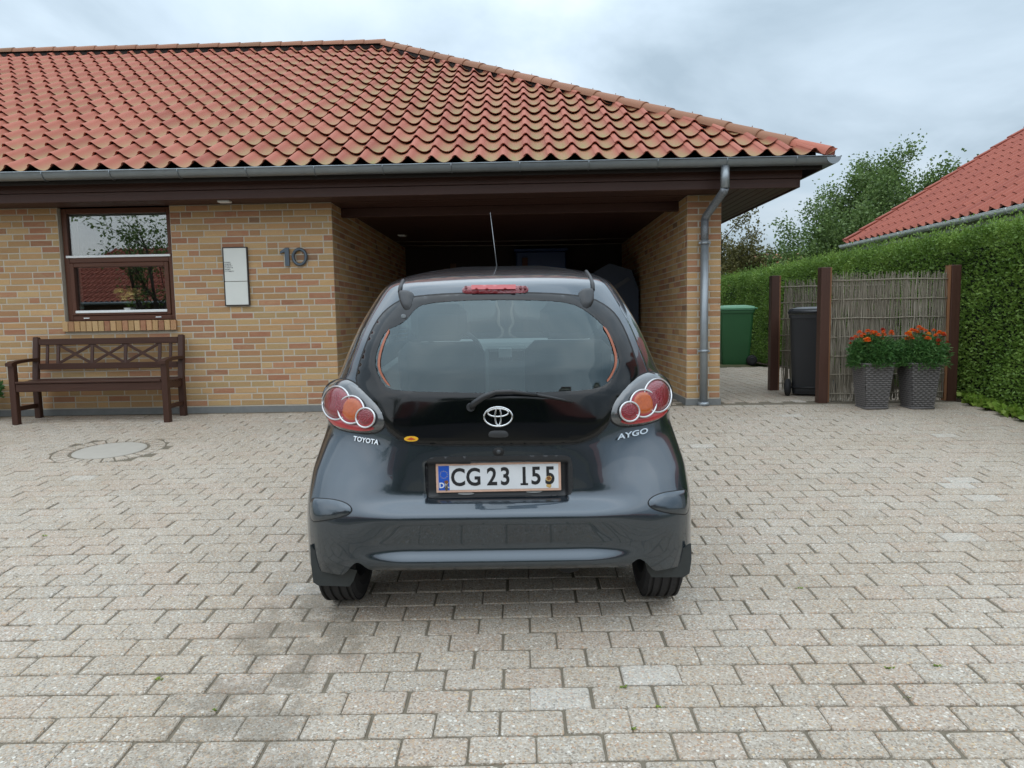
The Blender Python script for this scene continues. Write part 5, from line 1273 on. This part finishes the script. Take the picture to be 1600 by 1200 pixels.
# high brake light, hinge covers, button
bl_ = panel('brake_light', [(724,450),(732,448.4),(778,447.6),(816,447.6),(824,449),(826.5,453),(824,458),(816,459.5),(778,459.8),(732,460.5),(724,459.5),(721.5,455)], .006, M_RED, car, 3.5, .012, 4)
for x in (729, 813, 820): panel('screw', ell(x, 454.2, 2.3, 2.3, 12), .0215, plain('lens_dark', (.12,.004,.008), .3) if x == 729 else bpy.data.materials['lens_dark'], bl_, 2, sm=0)
panel('brake_lens', [(737,451),(806,450.3),(806,457.3),(737,458)], .0225, bpy.data.materials['pink_red_lens'], bl_, 4, skirt=False, sm=0)
for pl, st_ in (([(622,458),(634,455),(646,457),(648,468),(646,480),(640,489),(634,489),(628,480),(624,468)], [(637,430.5),(630,440),(625.5,450),(624.5,458)]),
                ([(904,455),(916,452),(927,454),(928,468),(925,479),(918,486),(911,485),(905,476),(903,465)], [(916,425.5),(922,434),(926,444),(926.5,455)])):
    hc = panel('hinge_cover', pl, .002, M_TRIM, car, 3.5, .024, 7)
    pts = []
    for px, py in st_:
        h_, n_ = bhit(px, py)
        if h_ is not None: pts.append(h_+Vector((0, 0, .004)))
    if len(pts) > 1: cbuild(MB().tube(pts, .0085, 8), 'roof_strip', M_TRIM, hc)
panel('nozzle', ell(635, 499, 4.0, 2.8, 16), .005, plain('nozzle_grey', (.10,.11,.115), .35), hatch, 2.5, .006, 3, sm=0) if False else None
panel('button', ell(632.5, 496.5, 4.2, 3.2, 16), .0115, plain('button_grey', (.09,.10,.105), .35), hatch, 2.5, .006, 3, sm=0)
# lock camera eye above the plate
panel('lock_surround', ell(779, 706, 9, 7, 20), .002, M_SEAL_GAP, car, 3, .003, 3, sm=0); panel('lock_eye', ell(779, 705.5, 3.6, 3.2, 14), .007, plain('lock_eye', (.05,.055,.06), .25), car, 2, .003, 2, sm=0)
# corner covers in the bumper
for pl in ([(484.5,779),(500,779),(524,781),(543,787),(551,796),(545,804),(524,810),(500,814),(485.5,815)], [(1075.5,765),(1060,767),(1036,770),(1018,777),(1011.5,786),(1018,794),(1036,800),(1060,803),(1076,803.5)]):
    panel('cover_gap_shade', grow(pl, 1.5), .0012, M_SEAL_GAP, car, 4); panel('bumper_cover', pl, .003, M_PAINT, car, 4, .006, 6)  # dark outline under each cover stands in for its shaded groove
# ---- number plate in its recess
panel('plate_recess', grow(RECESS, 2.0), .0045, M_TRIM, car, 3, sm=1)
pc = hit(779, 743.2); pl_w = (hit(876.5, 742).x-hit(682.5, 744).x); pl_h = pl_w*.238
PT = Matrix.Translation(pc+Vector((0, -.016, 0))) @ Euler((0, math.radians(-.35), 0)).to_matrix().to_4x4() @ Euler((PI/2-.10, 0, 0)).to_matrix().to_4x4()
_t = NT('plate_face'); _o = _t.obj(); _p = _t.pos()
M_PLATE = plain('plate_white', (.68,.70,.72), .4, 0, .06, 18); M_PEDGE = plain('plate_rim', (.62,.40,.30), .5, 0, .25, 60); M_PBLUE = plain('plate_blue', (.010,.085,.46), .4); M_RUST = plain('rust', (.20,.075,.02), .8, 0, .4, 80); M_YST = plain('star_yellow', (.72,.55,.06), .5); M_RSTAIN = plain('rust_stain', (.50,.33,.12), .7, 0, .4, 60)
def pq(q, name, m, parent): me = q.mesh(name); me.transform(CT @ PT); return link(name, me, m, parent)
plate = pq(MB().cbox((-pl_w/2, -pl_h/2, 0), (pl_w/2, pl_h/2, .004), .0018), 'number_plate', M_PEDGE, car)
pq(MB().cbox((-pl_w/2+.010, -pl_h/2+.010, .002), (pl_w/2-.010, pl_h/2-.010, .0052), .0008), 'plate_face', M_PLATE, plate)
bx0 = -pl_w/2+.0105; pq(MB().box((bx0, -pl_h/2+.0105, .005), (bx0+.043, pl_h/2-.0105, .0058)), 'blue_band', M_PBLUE, plate)
def ptxt(name, s, size, m, x, y, z, bold=.0, sx=1.0): return text_mesh(name, s, size, .0004, m, plate, CT @ PT @ Matrix.Translation((x, y, z)) @ Matrix.Diagonal((sx, 1, 1, 1)), bold)
pq(MB().box((((1005*.1583+660)-779.2)/194*pl_w-.015, -.0345, .0054), (((1005*.1583+660)-779.2)/194*pl_w+.015, -.0265, .0062)), 'plate_serif', MAT['ink'], plate)
for ch, fx in (('C', 357), ('G', 509), ('2', 690), ('3', 820), ('1', 1005), ('5', 1122), ('5', 1258)):
    ptxt('plate_character', ch, .098, M_INK if False else MAT['ink'], ((fx*.1583+660)-779.2)/194*pl_w, -.001, .0058, .0022, .86)
ptxt('plate_letters', 'DK', .030, M_PLATE, bx0+.0215, -.030, .0062, .0008, .95)
for k in range(12):
    a = 2*PI*k/12; cx, cy = bx0+.0215+.0145*math.cos(a), .014+.0145*math.sin(a); q = MB(); q.add([(cx+.0022*(1 if i % 2 == 0 else .42)*math.sin(2*PI*i/10), cy+.0022*(1 if i % 2 == 0 else .42)*math.cos(2*PI*i/10), .0061) for i in range(10)], [tuple(range(10))]); pq(q, 'star', M_YST, plate)
def blot(cx, cy, rx, ry, z, m, seed):
    r = random.Random(seed); q = MB(); q.add([(cx+rx*r.uniform(.75, 1.15)*math.cos(2*PI*i/18), cy+ry*r.uniform(.75, 1.15)*math.sin(2*PI*i/18), z) for i in range(18)], [tuple(range(18))]); pq(q, 'rust_spot', m, plate)
xr_ = ((1246*.1583+660)-779.2)/194*pl_w; blot(xr_, -.010, .0125, .0125, .0068, M_RSTAIN, 1); blot(xr_, -.009, .0085, .0085, .0071, M_RUST, 2); blot(xr_, -.038, .011, .009, .0060, M_RSTAIN, 3)
xr_ = ((243*.1583+660)-779.2)/194*pl_w; blot(xr_, -.016, .0085, .0085, .0068, M_RUST, 4); blot(xr_-.001, -.036, .007, .016, .0066, plain('rust_on_blue', (.10,.075,.05), .8), 5)
for px in (728, 834): panel('plate_lamp', ell(px, 771.2 if px < 779 else 768, 13.5, 2.2, 16), .010, plain('plate_lamp', (.30,.31,.31), .35), car, 4, .003, 2, sm=0)
# ---- badges
def badge(name, s, px, py, wpx, size, shear=0.0, rot=0.0):
    M = frame_at(px, py, .004); sc_ = (hit(px+10, py)-hit(px-10, py)).length/20; 
    o = text_mesh(name, s, size, .0022, M_CHROME, car, Matrix.Identity(4), .0006, 1.0); me = o.data
    xs = [v.co.x for v in me.vertices]; k = wpx*sc_/(max(xs)-min(xs)); me.transform(CT @ M @ Matrix.Rotation(rot, 4, 'Z') @ Matrix(((k, shear, 0, 0), (0, 1, 0, 0), (0, 0, 1, 0), (0, 0, 0, 1)))); return o
badge('badge_lettering', 'TOYOTA', 573, 688.5, 40, .027, 0, -.03); badge('badge_lettering', 'AYGO', 988, 678.2, 49, .030, .35, .05)
# ---- wheels, mud flaps, underside
def wheel(x, y, s_, vis):
    Tw = Matrix.Translation((x, y, WR)) @ Euler((0, PI/2*s_, 0)).to_matrix().to_4x4(); w2 = .0825
    prof = [(.18, -w2+.012), (.215, -w2+.001), (.255, -w2+.004), (.272, -w2+.016)]
    for g_ in (-.052, -.018, .018, .052):                          # tread grooves
        prof += [(WR, g_-.016), (WR, g_-.006), (WR-.008, g_-.004), (WR-.008, g_+.004), (WR, g_+.006), (WR, g_+.014)]
    prof += [(.272, w2-.016), (.255, w2-.004), (.215, w2-.001), (.18, w2-.012)]
    wh = cbuild(MB().lathe(prof, 56, Tw, smooth=False), 'wheel', M_RUB)
    cbuild(MB().lathe([(.182, -w2+.014), (.17, -w2+.03), (.16, 0), (.165, w2-.05), (.05, w2-.045), (.001, w2-.045)], 32, Tw), 'rim', plain('steel_rim', (.12,.125,.13), .45, .7) if 'steel_rim' not in bpy.data.materials else bpy.data.materials['steel_rim'], wh)
    return wh
for s_ in (-1, 1): wheel(s_*.690, AXY, s_, True); wheel(s_*.690, AXY+2.34, s_, False)
def plane_pts(poly, yl):
    out_ = []
    for px, py in poly:
        d = CR @ pix_dir(px, py); t = (yl-CO_.y)/d.y; out_.append(CO_+d*t)
    return out_
for pl in ([(484.5,852),(486,882),(489.5,910),(497,915),(546,916.5),(552,908),(558,891),(520,884),(497,866)], [(1080,850),(1080.5,874),(1077.5,896),(1068,902),(1018,902),(1012,892),(1008,880),(1044,874),(1066,858)]):
    a = plane_pts(pl, .112); n = len(a); q = MB(); q.add(a+[p+Vector((0, .012, 0)) for p in a], [tuple(range(n)), tuple(range(2*n-1, n-1, -1))]+[(i, n+i, n+(i+1) % n, (i+1) % n) for i in range(n)]); fl = cbuild(q, 'mud_flap', M_FLAP)
    sc_p = plane_pts([((538 if pl[0][0] < 700 else 1026), (892.5 if pl[0][0] < 700 else 882))], .106)[0]; cbuild(MB().lathe([(.001, 0), (.004, 0), (.004, .006)], 10, Matrix.Translation(sc_p) @ Euler((-PI/2, 0, 0)).to_matrix().to_4x4(), False), 'screw', M_SEAL_GAP, fl)
ub = MB(); ub.box((-.60, .13, .19), (.60, 3.1, .27)); ub.box((-.55, .55, .15), (.55, 2.4, .19)); cbuild(MB().box((-.58, .20, .285), (.58, 3.1, .32)), 'underbody', M_DASH2)
cbuild(MB().tube([(-.62, AXY, WR-.03), (.62, AXY, WR-.03)], .035, 10), 'rear_axle', M_DASH2)
cbuild(MB().tube([(.30, .30, .20), (.30, .9, .19)], .07, 12), 'silencer', M_DASH2)
# ---- roof aerial
h_, n_ = bhit(777, 423.5); ab = Vector((.02, 1.62, 1.455))
a0 = CI @ atY(777.5, 419, (CT @ ab).y); a1 = CI @ atY(766, 332, (CT @ ab).y+.10); a0.z -= .03
cbuild(MB().tube([a0, a0.lerp(a1, .5), a1], [.0030, .0021, .0014], 6), 'aerial', plain('aerial_metal', (.25,.26,.27), .3, .8)); 
# ---- cabin seen through the glass
cab = MB(); cab.box((-.60, .22, .325), (.60, 2.75, .34)); cbuild(cab, 'cabin_floor', M_DASH2)
cbuild(MB().cbox((-.56, .45, .30), (.56, .60, .86), .05), 'rear_seat', M_SEAT); cbuild(MB().cbox((-.56, .60, .30), (.56, 1.05, .52), .05), 'rear_seat', M_SEAT)
for x in (-.33, .36):
    s_ = cbuild(MB().cbox((-.235, -.06, 0), (.235, .07, .62), .055, Matrix.Translation((x, 1.32, .46)) @ Euler((.22, 0, 0)).to_matrix().to_4x4()), 'front_seat', M_SEAT)
    cbuild(MB().cbox((-.15, -.05, 0), (.15, .05, .20), .045, Matrix.Translation((x, 1.17, 1.075)) @ Euler((.12, 0, 0)).to_matrix().to_4x4()), 'headrest', M_SEAT, s_); cbuild(MB().cbox((x-.235, 1.3, .38), (x+.235, 1.75, .53), .05), 'cushion', M_SEAT, s_)
ds = cbuild(MB().cbox((-.64, 2.08, .62), (.64, 2.50, .965), .05), 'dashboard', M_DASH)
cbuild(MB().cbox((-.13, 2.02, .52), (.15, 2.10, .955), .02), 'centre_console', M_DASH, ds)
for x in (-.055, .075): cbuild(MB().cbox((x-.05, 2.005, .86), (x+.05, 2.03, .93), .008), 'air_vent', M_DASH2, ds)
cbuild(MB().cbox((-.04, 1.99, .88), (.045, 2.00, .945), .004), 'phone_holder', plain('screen_pale', (.55,.60,.62), .3), ds)
cbuild(MB().tube([Matrix.Translation((-.33, 1.88, .90)) @ Euler((-.45, 0, 0)).to_matrix().to_4x4() @ Vector((.185*math.cos(t), 0, .185*math.sin(t))) for t in [2*PI*i/32 for i in range(32)]], .015, 8, closed=True), 'steering_wheel', M_DASH2)
for s_ in (-1, 1): cbuild(MB().cbox((s_*.66-.02, .7, .35), (s_*.66+.02, 2.3, .93), .02), 'door_trim', M_DASH)
cbuild(MB().cbox((-.40, .62, 1.372), (.40, 1.70, 1.376), .002), 'headlining', plain('headlining', (.33,.33,.32), .9))

# ================================================================== groups of alike things
GROUPS = {'wheelie_bin': 'wheeled bins beside the house', 'wicker_screen': 'willow screens round the bin place', 'planter': 'rattan planters before the willow screen',
          'marigold': 'marigolds in the planters', 'clothes_line': 'cords strung across the carport', 'broadleaf_tree': 'trees behind the hedge', 'bronze_tree': 'trees behind the hedge',
          'young_tree': 'trees behind the hedge', 'street_tree': 'trees across the road', 'house_opposite': 'houses across the road', 'privet_hedge': 'hedges', 'boundary_hedge': 'hedges', 'roadside_hedge': 'hedges'}
for o in list(col.objects):
    k = o.name.split('.')[0]
    if o.parent is None and k in GROUPS: o['group'] = GROUPS[k]
